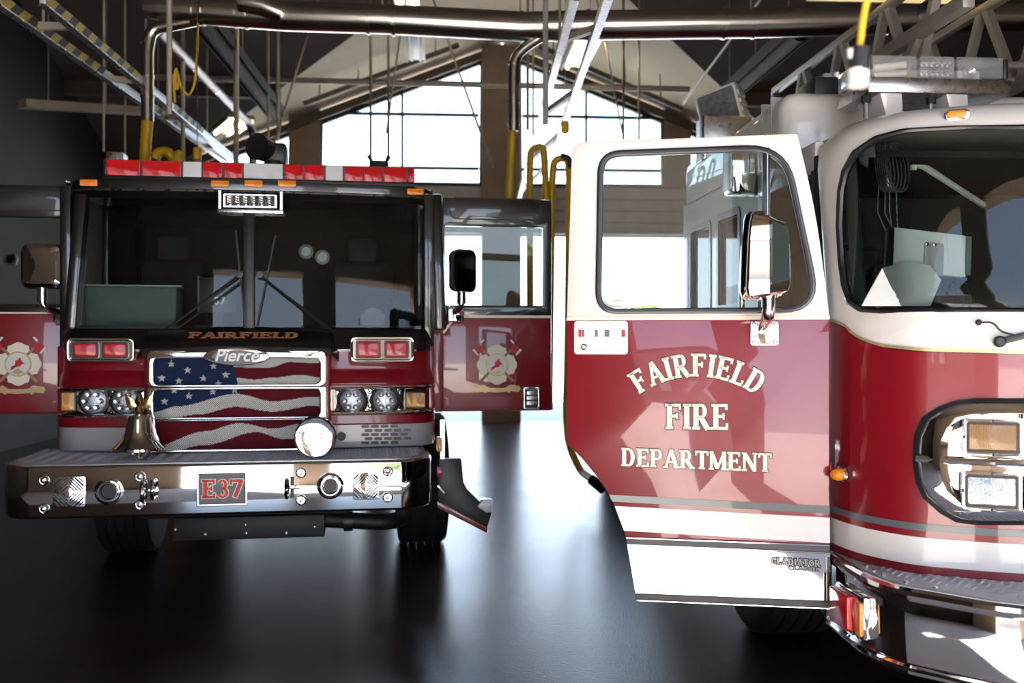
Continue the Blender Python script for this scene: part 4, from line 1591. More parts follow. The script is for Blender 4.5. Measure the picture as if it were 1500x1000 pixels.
# gold belt line dividing white from red
gk = [(1222, 469), (1236, 475), (1250, 487), (1264, 496), (1292, 505), (1350, 511), (1500, 515)]
gp = [tskin(*k) for k in gk]
gp = [(0, gp[0][1])] + gp + [(SMAX / 2, gp[-1][1] - .004)]


def belt(s):
    s = min(s, SMAX - s)
    for (a, za), (b, zb) in zip(gp, gp[1:]):
        if s <= b:
            t = (s - a) / max(1e-6, b - a)
            t = t * t * (3 - 2 * t) if za - zb > .03 else t
            return za + (zb - za) * t
    return gp[-1][1]


ZCAB = .735
cabred = MB().grid(strip(ZCAB, belt, 90, 5)).build('cab_front_red', M['red'], truck)
wk = [(1228, 330), (1230, 280), (1236, 250), (1252, 222), (1284, 200), (1326, 189), (1400, 185), (1500, 184)]
wkb = [(1500, 456), (1400, 456), (1292, 458), (1262, 456), (1244, 444), (1236, 420), (1231, 385)]
wtop = [tskin(*k) for k in wk]
wbot = [tskin(*k) for k in wkb]
hole = wtop + [(SMAX / 2, wtop[-1][1])] + mirror_s(wtop) + mirror_s(wbot) + [(SMAX / 2, wbot[0][1])] + wbot
nb = 60
outer_sz = [(SMAX * k / nb, belt(SMAX * k / nb)) for k in range(nb + 1)] + [(SMAX, 2.3), (SMAX, ROOFZ)] + [(SMAX * (1 - k / nb), ROOFZ) for k in range(1, nb)] + [(0, ROOFZ), (0, 2.3)]
csz = (SMAX / 2, 2.1)
oo, ii = match_rings(outer_sz, hole, csz)
rows = []
for k in range(9):
    t = k / 8
    rows.append([skin(a[0] * (1 - t) + b[0] * t, a[1] * (1 - t) + b[1] * t) for a, b in zip(oo, ii)])
MB().grid(rows, close=True).build('cab_front_white', M['white'], truck)
# windscreen gasket and glass
gin = scale_poly(hole, (.985, .955), csz)
oo, ii = match_rings(scale_poly(hole, (1.004, 1.01), csz), gin, csz)
rows = []
for t, off in ((0, .0), (.1, .012), (.5, .018), (.9, .010), (1, -.004)):
    rows.append([skin(a[0] * (1 - t) + b[0] * t, a[1] * (1 - t) + b[1] * t, off) for a, b in zip(oo, ii)])
MB().grid(rows, close=True).build('windscreen_gasket', M['gasket'], truck)
oo, ii = match_rings(gin, scale_poly(gin, .02, csz), csz)
rows = [[skin(a[0] * (1 - t) + b[0] * t, a[1] * (1 - t) + b[1] * t, -.004) for a, b in zip(oo, ii)] for t in [k / 12 for k in range(13)]]
MB().grid(rows, close=True).build('windscreen', M['glass_cab'], truck)
# roof, sides, crew cab with raised roof
rp = [skin(SMAX * k / 60, ROOFZ) for k in range(61)]
MB().prism_z([(p.x, p.y) for p in rp] + [(1.1, .9), (-1.1, .9)], ROOFZ - .03, ROOFZ - .002).build('cab_roof', M['white'], truck)
for s in (-1, 1):
    a, b = s * 1.224, s * 1.17
    x0, x1 = min(a, b), max(a, b)
    MB().box(x0, x1, .20, 1.10, 2.42, 2.57).build('roof_rail', M['white'], truck, bevel=.02)
    sd = MB().box(x0, x1, 1.02, 2.68, .98, 1.72).build('crew_side', M['red'], truck, bevel=.01)
    # white crew side with two window openings
    zt, zb = 2.60, 1.70
    o_ = [(1.02, zb), (1.84, zb), (1.84, zt), (1.02, zt)]
    for yy0, yy1, a0, a1 in ((1.02, 1.885, 1.33, 1.82), (1.885, 2.68, 1.95, 2.50)):
        mb = MB()
        win = rrect(a0, a1, 1.83, 2.43, .06)
        oo, ii = match_rings([(yy0, zb), (yy1, zb), (yy1, zt), (yy0, zt)], win, ((a0 + a1) / 2, 2.13))
        n = len(oo)
        vs = [(x0, y, z) for y, z in oo] + [(x0, y, z) for y, z in ii] + [(x1, y, z) for y, z in oo] + [(x1, y, z) for y, z in ii]
        fs = []
        for i in range(n):
            j = (i + 1) % n
            fs += [(i, j, n + j, n + i), (2 * n + i, 2 * n + j, 3 * n + j, 3 * n + i), (i, j, 2 * n + j, 2 * n + i), (n + i, n + j, 3 * n + j, 3 * n + i)]
        mb.add(vs, fs)
        mb.build('crew_side_white', M['white'], truck)
        gi = inset_poly(win, .04)
        mb = MB()
        xo = a + s * .006
        vs = [(a - s * .01, y, z) for y, z in win] + [(xo, y, z) for y, z in win] + [(xo, y, z) for y, z in gi] + [(a - s * .01, y, z) for y, z in gi]
        n = len(win)
        fs = []
        for i in range(n):
            j = (i + 1) % n
            for k in range(4):
                k2 = (k + 1) % 4
                fs.append((k * n + i, k * n + j, k2 * n + j, k2 * n + i))
        mb.add(vs, fs)
        fr = mb.build('crew_window_gasket', M['gasket'], truck)
        MB().prism_x(win, min(a - s * .02, a - s * .024), max(a - s * .02, a - s * .024)).build('crew_window_glass', M['glass_cab'], fr)
hump = MB().box(-1.224, 1.224,   .62, 2.68, 2.50, 2.91).build('raised_crew_roof', M['white'], truck, bevel=.09, seg=4)
for y in (.80, .95):
    MB().prism_x([(y, 2.58), (y + .008, 2.58), (y + .008, 2.912), (y, 2.912)], -1.226, 1.226).build('roof_seam', M['silver'], hump)
MB().box(-1.2, 1.2, 2.62, 2.68, .95, 2.6).build('crew_back_wall', M['white'], truck, bevel=.01)
MB().box(-1.18, 1.18, -.05, 2.6, .80, .98).build('cab_floor', M['dark'], truck, bevel=.01)
MB().box(-.5, .5, .1, 2.2, .98, 1.62).build('engine_cover', M['dark'], truck, bevel=.08)
MB().box(-1.15, 1.15, 1.15, 1.2, .98, 2.45).build('cab_bulkhead', M['dark'], truck)
MB().box(-1.0, 1.0, .05, 1.15, 2.47, 2.50).build('headliner', M['dark'], truck)
for s in (-1, 1):
    MB().box(min(s * 1.222, s * 1.16), max(s * 1.222, s * 1.16), CJ, CJ + .07, .76, 2.5).build('door_jamb', M['dark'], truck, bevel=.01)
for x in (-.78, .78):
    st = MB().box(x - .25, x + .25, .45, .95, 1.35, 1.50).build('seat', M['seat'], truck, bevel=.05)
    MB().box(x - .25, x + .25, .92, 1.08, 1.45, 2.15).build('backrest', M['seat'], st, bevel=.06)
    MB().box(x - .13, x + .13, .92, 1.03, 2.15, 2.35).build('headrest', M['seat'], st, bevel=.04)
rows = []
for k in range(31):
    s = S0 + .15 + (SMAX - 2 * S0 - .3) * k / 30
    p, n = plan_at(s)
    rows.append([(p.x - n.x * .05, p.y - n.y * .05, 1.2), (p.x - n.x * .05, p.y - n.y * .05, 1.70), (p.x - n.x * .30, p.y - n.y * .30, 1.72), (p.x - n.x * .42, p.y - n.y * .42, 1.66), (p.x - n.x * .42, p.y - n.y * .42, 1.2)])
MB().grid(rows).build('dashboard', M['dark'], truck)
c = Vector((-.78, .12, 1.86))
swp = [(c.x + .23 * math.cos(t * math.pi / 12), c.y + .10 * math.sin(t * math.pi / 12), c.z + .2 * math.sin(t * math.pi / 12)) for t in range(25)]
MB().tube(swp, .018, 8).build('steering_wheel', M['plastic'], truck)
# pale grab bar and the windscreen post inside
a, b, c = TF.on(1338, 240, .25), TF.on(1352, 243, .25), TF.on(1440, 300, .55)
MB().tube(arc_path([a - Vector((0, 0, .03)), a, b, c], .03), .016, 8).build('grab_bar', M['paper'], truck)
rows = []
for k in range(7):
    z = 1.74 + .7 * k / 6
    s0 = wtop[0][0] + .02
    rows.append([skin(s0 + d, z, -.03) for d in (0, .03, .06, .09)])
MB().grid(rows).build('pillar_trim', M['dash'], truck, solid=.01)

# belt line, stripes
for off, lo, hi, mm, nm in ((.003, -.008, .004, 'gold', 'belt_stripe'), (.0025, -.012, -.008, 'black', 'belt_line')):
    MB().grid(strip(lambda s, lo=lo: belt(s) + lo, lambda s, hi=hi: belt(s) + hi, 90, 1, off, S0 - .02, SMAX - S0 + .02)).build(nm, M[mm], truck)
MB().grid(strip(.772, .882, 90, 2, .003, 0, SMAX)).build('white_stripe', M['white'], truck)
MB().grid(strip(.908, .936, 90, 1, .003, 0, SMAX)).build('grey_stripe', M['grey_stripe'], truck)
MB().grid(strip(ZCAB - .02, ZCAB, 90, 1, -.01, 0, SMAX)).build('cab_skirt', M['black'], truck)

# marker lamp on the roof edge
sA, zA = tskin(1402, 169)


def on_skin(s, z):
    """matrix whose -y looks out of the skin at (s, z)"""
    p, n = plan_at(s)
    q = skin(s, z)
    ang = math.atan2(n.y, n.x) + math.pi / 2
    return Matrix.Translation(q) @ Matrix.Rotation(ang, 4, 'Z')


A = on_skin(sA, zA)
ml = MB().prism(rrect(-.048, .048, -.024, .024, .0235), -.016, .02, A).build('roof_marker_base', M['chrome'], truck, bevel=.005)
MB().prism(rrect(-.036, .036, -.015, .015, .0145), -.026, -.01, A).build('roof_marker_lens', M['amber'], ml, bevel=.005)

# corner turn lamp: amber dome in front, red behind
c = TF.onx(1236, 694, -1.224)
tl = MB().lathe([(.034, 0), (.036, .012), (.030, .02), (0, .02)], c, (-1, -.35, 0), 20).build('turn_lamp_base', M['chrome'], truck)
MB().lathe([(.027, .02), (.027, .04), (.020, .055), (.008, .062), (0, .062)], c, (-1, -.35, 0), 20).build('turn_lamp_amber', M['amber'], tl)
MB().lathe([(.028, .0), (.028, .03), (.018, .048), (0, .05)], c + Vector((-.02, .09, .02)), (-1, .3, 0), 20).build('turn_lamp_red', M['redlens'], tl)

# chrome lamp housing with four rectangular lamps, on the cab corner
bk = [(1340, 655), (1341, 636), (1352, 610), (1373, 596), (1398, 587), (1430, 583), (1500, 583)]
bkb = [(1500, 768), (1430, 768), (1400, 764), (1378, 751), (1353, 728), (1343, 706), (1340, 680)]
bt = [tskin(*k) for k in bk]
bb = [tskin(*k) for k in bkb]
sR = bt[-1][0] + .42
bez = bt + [(sR - .05, bt[-1][1]), (sR, bt[-1][1] - .05), (sR, bb[0][1] + .05), (sR - .05, bb[0][1])] + bb
cb = ((bt[0][0] + sR) / 2, (bt[-1][1] + bb[0][1]) / 2)
for mm in (False, True):
    fl = (lambda p: (SMAX - p[0], p[1])) if mm else (lambda p: p)
    oo, ii = match_rings(bez, scale_poly(bez, .03, cb), cb)
    rows = []
    for t, off in ((0, .0), (0, .016), (.05, .022), (.07, .012)):
        rows.append([skin(*fl((a[0] * (1 - t) + b[0] * t, a[1] * (1 - t) + b[1] * t)), off) for a, b in zip(oo, ii)])
    gsk = MB().grid(rows, close=True).build('lamp_housing_gasket', M['gasket'], truck)
    rows = []
    for t, off in ((.05, .010), (.08, .028), (.16, .040), (.24, .046), (.30, .030), (.33, .024), (.6, .024), (.97, .024)):
        rows.append([skin(*fl((a[0] * (1 - t) + b[0] * t, a[1] * (1 - t) + b[1] * t)), off) for a, b in zip(oo, ii)])
    hsg = MB().grid(rows, close=True).build('lamp_housing', M['chrome'], truck)
    # ridge across the middle
    z = tskin(1400, 673)[1]
    MB().tube([skin(*fl((bez[0][0] + .015 + (sR - bez[0][0] - .03) * k / 30, z)), .026) for k in range(31)], .016, 8).build('housing_ridge', M['chrome'], hsg)
    for (pxa, pya, pxb, pyb), mats in (((1416, 618, 1488, 660), ('amber_dark', 'redlens')), ((1414, 694, 1487, 740), ('lamp_glass', 'lamp_glass'))):
        a, b = tskin(pxa, pya), tskin(pxb, pyb)
        w = b[0] - a[0]
        for k in range(2):
            s0 = a[0] + k * (w + .035)
            cs, cz = s0 + w / 2, (a[1] + b[1]) / 2
            hh = abs(a[1] - b[1]) / 2
            A = on_skin(*fl((cs, cz)))
            bx = MB().ring(rrect(-w / 2 - .020, w / 2 + .020, -hh - .018, hh + .018, .016), rrect(-w / 2, w / 2, -hh, hh, .008), -.052, -.015, A).build('lamp_bezel', M['chrome'], hsg, bevel=.005)
            MB().ring(rrect(-w / 2 - .006, w / 2 + .006, -hh - .006, hh + .006, .01), rrect(-w / 2 + .004, w / 2 - .004, -hh + .004, hh - .004, .006), -.054, -.03, A).build('lamp_seal', M['gasket'], bx)
            MB().prism(rrect(-w / 2, w / 2, -hh, hh, .008), -.050, -.02, A).build('lamp_lens', M[mats[k]], bx, bevel=.005)
            for (u, v) in ((0, hh + .012), (0, -hh - .012), (-w / 2 - .012, 0)):
                MB().box(u - .004, u + .004, -.057, -.05, v - .006, v + .006, A).build('lamp_clip', M['gasket'], bx)
sT, zT = tskin(1478, 599)
A = on_skin(sT, zT)

# front bumper: chrome wrap with lip and tread deck
BP = [(-1.235, .0), (-1.235, -.05), (-1.25, -.30), (-1.25, -.457), (-1.213, -.61), (-1.12, -.727), (-.914, -.922), (-.5, -1.05), (0, -1.10)]
BPS = smooth_plan(BP, 6)
BPS = BPS + [Vector((-p.x, p.y)) for p in reversed(BPS[:-1])]
bplan = [(p.x, p.y) for p in BPS]
bmp = MB().prism_z(bplan, .425, .715).build('bumper', M['chrome'], truck, bevel=.006)
MB().tube([(x, y, .712) for x, y in bplan], .026, 10).build('bumper_lip', M['chrome'], bmp)
MB().tube([(x, y, .432) for x, y in bplan], .020, 10).build('bumper_lower_lip', M['chrome'], bmp)
dk = inset_poly(bplan, .02)
if abs(dk[10][0]) > 1.26:
    dk = inset_poly(bplan, -.02)
MB().prism_z(dk, .715, .738).build('deck_plate', M['tread'], bmp)
dk2 = scale_poly(dk, (.945, .93), (0, 0))
inside = in_poly(dk2)
cab_in = in_poly([(p.x, p.y) for p in CPS])
tread(bmp, lambda x, y: inside(x, y) and not cab_in(x, y), -1.25, 1.25, -1.1, .02, .738, .042, M['lug'])
for k in (13, 16, 19, 24, 29):
    p = scale_poly([bplan[k]], .965, (0, 0))[0]
    MB().lathe([(.012, 0), (.012, .004), (.006, .008), (0, .008)], (p[0], p[1], .738), (0, 0, 1), 12).build('deck_screw', M['chrome'], bmp)
a, b = TF.onx(1229, 866, -1.262), TF.onx(1259, 915, -1.262)
ya, yb = max(a.y, b.y), min(a.y, b.y)
lamp = MB().box(-1.285, -1.245, yb - .09, ya - .02, .485, .650).build('side_lamp', M['chrome'], bmp, bevel=.008)
MB().prism_x(rrect(yb - .01, ya - .035, .495, .64, .012), -1.318, -1.28).build('side_lamp_lens', M['redlens'], lamp, bevel=.008)
MB().prism_x(rrect(yb - .085, yb - .035, .495, .63, .01), -1.298, -1.28).build('side_reflector', M['amber'], lamp, bevel=.005)
# wiper arm and washer jet at the foot of the windscreen
sW, zW = tskin(1462, 500)
p0, p1 = skin(sW, zW, .03), skin(sW + .45, zW + .12, .05)
wp = MB().lathe([(.022, 0), (.022, .04), (.015, .05), (0, .05)], skin(sW, zW), (plan_at(sW)[1].x, plan_at(sW)[1].y, 0), 16).build('wiper_pivot', M['plastic'], truck)
MB().bar(p0, p1, .018, .026).build('wiper_arm', M['plastic'], wp, bevel=.004)
MB().bar(skin(sW + .4, zW + .08, .05), skin(sW + .95, zW + .16, .05), .02, .012).build('wiper_blade', M['rubber'], wp)
s1, z1 = tskin(1433, 472)
s2, z2 = tskin(1462, 485)
MB().tube(arc_path([skin(s1, z1, .02), skin(s1 + .05, z1, .025), skin(s2, z2, .03), skin(sW + .06, zW + .02, .03)], .04), .004, 6).build('washer_hose', M['plastic'], wp)
MB().lathe([(.010, 0), (.012, .02), (.006, .028), (0, .028)], skin(s1, z1), (plan_at(s1)[1].x, plan_at(s1)[1].y, 0), 12).build('washer_jet', M['plastic'], wp)

# chassis, wheels, body behind
MB().box(-.45, .45, -.6, 9.5, .55, .85).build('chassis_frame', M['underbody'], truck, bevel=.02)
MB().box(-.95, .95, 2.9, 9.5, .85, 1.55).build('body', M['red'], truck, bevel=.03)
wheel(truck, -.98, 1.36, -1, w=.44)
wheel(truck, .98, 1.36, 1, w=.44)
wheel(truck, -.90, 6.9, -1)
wheel(truck, .90, 6.9, 1)
MB().cyl((-.95, 1.36, .5), (.95, 1.36, .5), .09).build('front_axle', M['underbody'], truck)
MB().prism_x([(-.02, .73), (.06, .73), (.06, .42), (.30, .50), (.30, .60), (-.02, .60)], -1.225, -1.0).build('step_well', M['brushed'], truck, bevel=.008)

# roof light bar on white brackets
p, q = TF.on(1277, 112, .16), TF.on(1472, 84, .16)
z0, z1 = p.z, q.z
lb = MB().box(p.x - .02, q.x + .03, .15, .52, z0 - .075, z0 - .003).build('light_bar', M['brushed'], truck, bevel=.012)
w = (q.x - p.x)
for a, b, m_ in ((0, .35, 'clearlens'), (.36, .63, 'led'), (.64, 1.0, 'clearlens')):
    ln = MB().box(p.x + w * a, p.x + w * b - .006, .16, .50, z0, z1).build('lens_cover', M['milky'], lb, bevel=.008)
    if m_ == 'led':
        for i in range(6):
            for j in range(2):
                cc = Vector((p.x + w * (a + .03 + .04 * i + .015), .20, z0 + (z1 - z0) * (.28 + .44 * j)))
                MB().lathe([(.012, 0), (.013, .01), (.004, .002), (0, .003)], cc, (0, -1, 0), 10).build('led_cell', M['led'], ln)
    elif a == 0:
        for j in range(2):
            MB().cyl((p.x + w * .08, .25, z0 + (z1 - z0) * (.25 + .4 * j)), (p.x + w * .30, .22, z0 + (z1 - z0) * (.35 + .4 * j)), .016, n=12).build('halogen_tube', M['fixture'], ln)
    else:
        MB().lathe([(.03, 0), (.034, .02), (.01, .004), (0, .006)], (p.x + w * .78, .24, z0 + (z1 - z0) * .45), (0, -1, 0), 14).build('beacon_reflector', M['led'], ln)
    MB().box(p.x + w * a + .004, p.x + w * b - .01, .36, .40, z0 + .005, z1 - .01).build('reflector_back', M['white'], ln)
MB().box(p.x - .022, p.x, .17, .50, z0, z1 - .004).build('end_lens', M['clearlens'], lb, bevel=.008)
MB().box(q.x, q.x + .025, .17, .50, z0, z1 - .004).build('end_cap', M['plastic'], lb, bevel=.008)
for px in (1308, 1404):
    c = TF.on(px, 130, .18)
    mb = MB()
    mb.add([(c.x - .075, .15, z0 - .075), (c.x + .03, .15, z0 - .075), (c.x + .065, .20, ROOFZ - .02), (c.x + .0, .20, ROOFZ - .02), (c.x - .075, .40, z0 - .075), (c.x + .03, .40, z0 - .075), (c.x + .065, .40, ROOFZ - .02), (c.x + .0, .40, ROOFZ - .02)],
           [(0, 1, 2, 3), (7, 6, 5, 4), (0, 4, 5, 1), (3, 2, 6, 7), (1, 5, 6, 2), (0, 3, 7, 4)])
    mb.build('bar_bracket', M['white'], lb, bevel=.006)
    MB().cyl((c.x - .11, .22, z0 - .10), (c.x - .11, .22, ROOFZ - .02), .012, n=10).build('bar_stud', M['brushed'], lb)
    MB().cyl((c.x - .11, .22, z0 - .105), (c.x - .11, .22, z0 - .075), .022, n=10).build('bar_grommet', M['rubber'], lb)
MB().box(-.95, -.25, .40, .50, ROOFZ - .02, ROOFZ + .02).build('roof_rib', M['brushed'], truck, bevel=.006)

# aerial ladder lying above the cab
for k, (x, zt_, zb_) in enumerate(((-.52, 3.21, 2.94), (.36, 3.21, 2.94))):
    side = MB().bar((x, .15, zt_), (x, 3.3, zt_), .06, .07).build('ladder_rail', M['ladder'], truck, bevel=.008)
    MB().bar((x, .95, zb_), (x, 3.3, zb_), .08, .09).build('lower_rail', M['ladder'], side, bevel=.008)
    y = .62
    i = 0
    while y < 2.7:
        MB().bar((x, y, zt_), (x, y + .30, zb_), .035, .045).build('ladder_brace', M['ladder'], side)
        MB().bar((x, y + .34, zb_), (x, y + .64, zt_), .035, .045).build('ladder_brace', M['ladder'], side)
        y += .68
# upper, inner fly section rising above the frame
for x in (-.36, .22):
    side = MB().bar((x, .66, 3.58), (x, 3.3, 3.58), .05, .05).build('fly_rail', M['ladder'], truck, bevel=.006)
    MB().bar((x, .66, 3.05), (x, 3.3, 3.05), .06, .07).build('fly_lower_rail', M['ladder'], side, bevel=.006)
    y = .7
    while y < 2.7:
        MB().bar((x, y, 3.58), (x, y + .28, 3.05), .045, .045).build('ladder_brace', M['ladder'], side)
        MB().bar((x, y + .32, 3.05), (x, y + .62, 3.58), .045, .045).build('ladder_brace', M['ladder'], side)
        y += .66
for k in range(10):
    y = .72 + k * .27
    MB().cyl((-.36, y, 3.08), (.22, y, 3.08), .018, n=8).build('rung', M['ladder'], truck)
MB().box(-.5, .4, 2.25, 2.55, 2.84, 3.0).build('ladder_cradle', M['white'], truck, bevel=.02)
for x in (-.50, .36):
    MB().box(x - .04, x + .04, .9, 1.0, 2.84, 2.92).build('ladder_rest', M['brushed'], truck)
# roof clutter: light, box, hose reel bracket by the raised roof
c = TF.on(1213, 130, .75)
rc = MB().box(c.x - .09, c.x + .07, .7, .95, 2.84, c.z + .05).build('roof_bracket', M['plastic'], truck, bevel=.01)
MB().cyl((c.x + .06, .8, c.z + .05), (c.x + .06, .8, c.z + .09), .045, n=16).build('bracket_cap', M['brushed'], rc)
MB().bar((c.x, .75, c.z + .06), (c.x - .02, 1.9, c.z + .06), .04, .04).build('bracket_rail', M['brushed'], rc)
p = TF.on(1060, 187, 2.2)
fl_ = MB().box(p.x - .16, p.x + .16, 2.1, 2.3, 2.83, p.z + .06).build('roof_box', M['brushed'], truck, bevel=.01)
p = TF.on(1061, 172, 2.5)
A = Matrix.Translation(p) @ Matrix.Rotation(R(-35), 4, 'Z') @ Matrix.Rotation(R(-14), 4, 'Y')
fl_ = MB().box(-.16, .14, -.05, .12, -.17, .20, A).build('flood_light', M['white'], truck, bevel=.012)
for k in range(5):
    MB().box(.14, .15, -.04, .1, -.13 + k * .06, -.10 + k * .06, A).build('flood_fin', M['white'], fl_)
MB().prism(rrect(-.14, .12, -.15, .18, .02), -.056, -.045, A).build('flood_glass', M['lamp_glass'], fl_)
MB().cyl((p.x, 2.5, 2.84), (p.x, 2.5, p.z - .14), .025, n=10).build('flood_post', M['brushed'], fl_)
# side scene lamp and grab rail on the crew cab
p = TF.onx(1092, 250, -1.26)
sl = MB().box(-1.36, -1.224, p.y - .09, p.y + .09, p.z - .13, p.z + .14).build('side_scene_light', M['chrome'], truck, bevel=.012)
MB().box(-1.366, -1.355, p.y - .075, p.y + .075, p.z - .11, p.z + .12).build('scene_lens', M['lamp_glass'], sl, bevel=.003)
MB().tube(arc_path([(-1.224, 1.06, 1.78), (-1.30, 1.06, 1.80), (-1.30, 1.06, 2.02), (-1.224, 1.06, 2.05)], .06), .016, 10).build('grab_handle', M['chrome'], truck)
p = TF.on(1206, 350, .25)
MB().box(p.x - .02, p.x + .03, .22, .28, p.z - .03, p.z + .02).build('belt_anchor', M['paper'], truck, bevel=.005)

# ------------------------------------------------------------------ the open driver's door
DF = Frame(c2w(1.361, 4.25, 0), R(-15.65))
d_loc = truck.matrix_world.inverted() @ DF.M
DTRUCK = Matrix.Translation(-TO) @ DF.M


def DP(px, py, y=0.0):
    p = DF.on(px, py, y)
    return (p.x, p.z)


def DV(px, py, y=0.0):
    return Vector(DF.on(px, py, y))


z_belt = (DP(840, 464)[1] + DP(1200, 472)[1]) / 2
xf = DP(830, 500)[0]
zbot = (DP(935, 877)[1] + DP(1195, 887)[1]) / 2
arch = [DP(*k) for k in ((932, 877), (929, 845), (922, 810), (915, 780), (904, 748), (890, 720), (872, 695), (852, 671), (829, 649))]
arch[0] = (arch[0][0], zbot)
low = [(xf, z_belt)] + [(xf, arch[-1][1])] + list(reversed(arch))[1:] + [(-.004, zbot), (-.004, z_belt)]
door = MB().prism(low, 0, .07).build('open_door', M['red'], truck, bevel=.006)
door.matrix_local = DTRUCK
z_top = (DP(860, 205)[1] + DP(1150, 199)[1]) / 2
xtl = DP(838, 204)[0]
up = rpoly([(xf, z_belt), (-.004, z_belt), DP(1196, 312), (DP(1168, 200)[0], z_top), (xtl, z_top)], [0, 0, .3, .012, .05])
zw1 = (DP(900, 218)[1] + DP(1120, 217)[1]) / 2
zw0 = (DP(900, 457)[1] + DP(1160, 459)[1]) / 2
win = rpoly([(DP(873, 330)[0], zw0), (DP(1204, 459)[0], zw0), (DP(1152, 218)[0], zw1), (DP(873, 330)[0] + .012, zw1)], [.10, .17, .17, .10], 7)
cw = ((DP(873, 330)[0] + DP(1180, 340)[0]) / 2, (zw0 + zw1) / 2)
oo, ii = match_rings(up, win, cw)
MB().ring(oo, ii, 0.0, .06).build('door_frame', M['white'], door, bevel=.004)
gi = inset_poly(win, .022)
oo, ii = match_rings(inset_poly(win, -.004), gi, cw)
gk_ = MB().ring(oo, ii, -.012, .03).build('window_gasket', M['gasket'], door, bevel=.005)
xq = DV(1122, 300).x
MB().prism(clip(gi, 1, 0, xq), .012, .016).build('door_window', M['glass_clear'], door, smooth=False)
MB().prism(clip(gi, -1, 0, -xq), .012, .016).build('quarter_window', M['glass_film'], door, smooth=False)
a, b = DV(1122, 220), DV(1122, 456)
MB().box(a.x - .015, a.x + .018, -.008, .03, zw0 + .01, zw1 - .01).build('window_post', M['gasket'], door, bevel=.005)
MB().box(a.x + .004, a.x + .008, -.011, -.006, zw0 + .02, zw1 - .02).build('post_seam', M['brushed'], door)
# stickers in the corner of the window
p, q = DV(884, 439), DV(910, 450)
stk = MB().box(p.x, q.x, .010, .0125, q.z, p.z).build('window_sticker', M['paper'], door)
MB().box(q.x - .04, q.x, .0085, .0105, p.z - .004, p.z).build('sticker_band', M['patch_red'], door)
# belt line, stripes, rub rails and polished kick panel
MB().box(xf, -.004, -.002, 0, z_belt - .002, z_belt + .010).build('belt_stripe', M['cream'], door)
MB().box(xf, -.004, -.0015, 0, z_belt + .014, z_belt + .017).build('belt_line', M['gold'], door)


def across(px0, py0, px1, py1):
    return (DP(px0, py0)[1] + DP(px1, py1)[1]) / 2


def arch_x(z):
    best = arch[0][0]
    for (xa, za), (xb, zb) in zip(arch, arch[1:]):
        if min(za, zb) <= z <= max(za, zb):
            best = xa + (xb - xa) * (z - za) / (zb - za)
    return best


def door_band(name, za, zb, m_, y=-.002, bevel=0):
    """za, zb: (z at free end, z at hinge) of the lower and upper edges"""
    xl0, xl1 = arch_x(za[0]), arch_x(zb[0])
    poly = [(xl0, za[0]), (-.004, za[1]), (-.004, zb[1]), (xl1, zb[0])]
    return MB().prism(poly, y, .002).build(name, m_, door, bevel=bevel, smooth=False)


zz = lambda a, b: (DP(*a)[1], DP(*b)[1])
door_band('grey_stripe', zz((890, 734), (1216, 752)), zz((884, 724), (1216, 741)), M['grey_stripe'])
door_band('white_stripe', zz((917, 777), (1216, 795)), zz((905, 741), (1216, 758)), M['white'])
door_band('rub_rail', zz((925, 797), (1213, 808)), zz((923, 787), (1213, 798)), M['rail'], -.010, .003)
kp = door_band('kick_panel', zz((930, 870), (1213, 880)), zz((926, 797), (1213, 809)), M['chrome'], -.005)
door_band('bottom_rail', zz((932, 877), (1213, 889)), zz((931, 868), (1213, 879)), M['rail'], -.011, .003)
for za, zb in ((zz((923, 787), (1213, 798)), .004), (zz((925, 799), (1213, 811)), .003), (zz((932, 878), (1213, 890)), .004)):
    MB().bar((arch_x(za[0]) + .004, -.010, za[0]), (-.006, -.010, za[1]), .006, zb).build('rail_trim', M['chrome'], door)
MB().bar((DP(1213, 815)[0], -.004, DP(1213, 815)[1]), (DP(1213, 880)[0], -.004, DP(1213, 880)[1]), .012, .008, up=(0, 1, 0)).build('panel_edge', M['black'], door)
# badge lettering; the wide dark outline stands in for shadow round the letters
c = DV(1166, 820)
a, b = DV(1129, 825), DV(1201, 829)
word_line('GLADIATOR', (a.x, -.006, a.z), (b.x, -.006, b.z), .028, door, M['silver'], M['ink'], e=.13, name='badge_letter', th=.003)
a, b = DV(1154, 833), DV(1201, 836)
word_line('CLASSIC', (a.x, -.006, a.z), (b.x, -.006, b.z), .014, door, M['silver'], M['ink'], e=.14, name='badge_letter', th=.003)
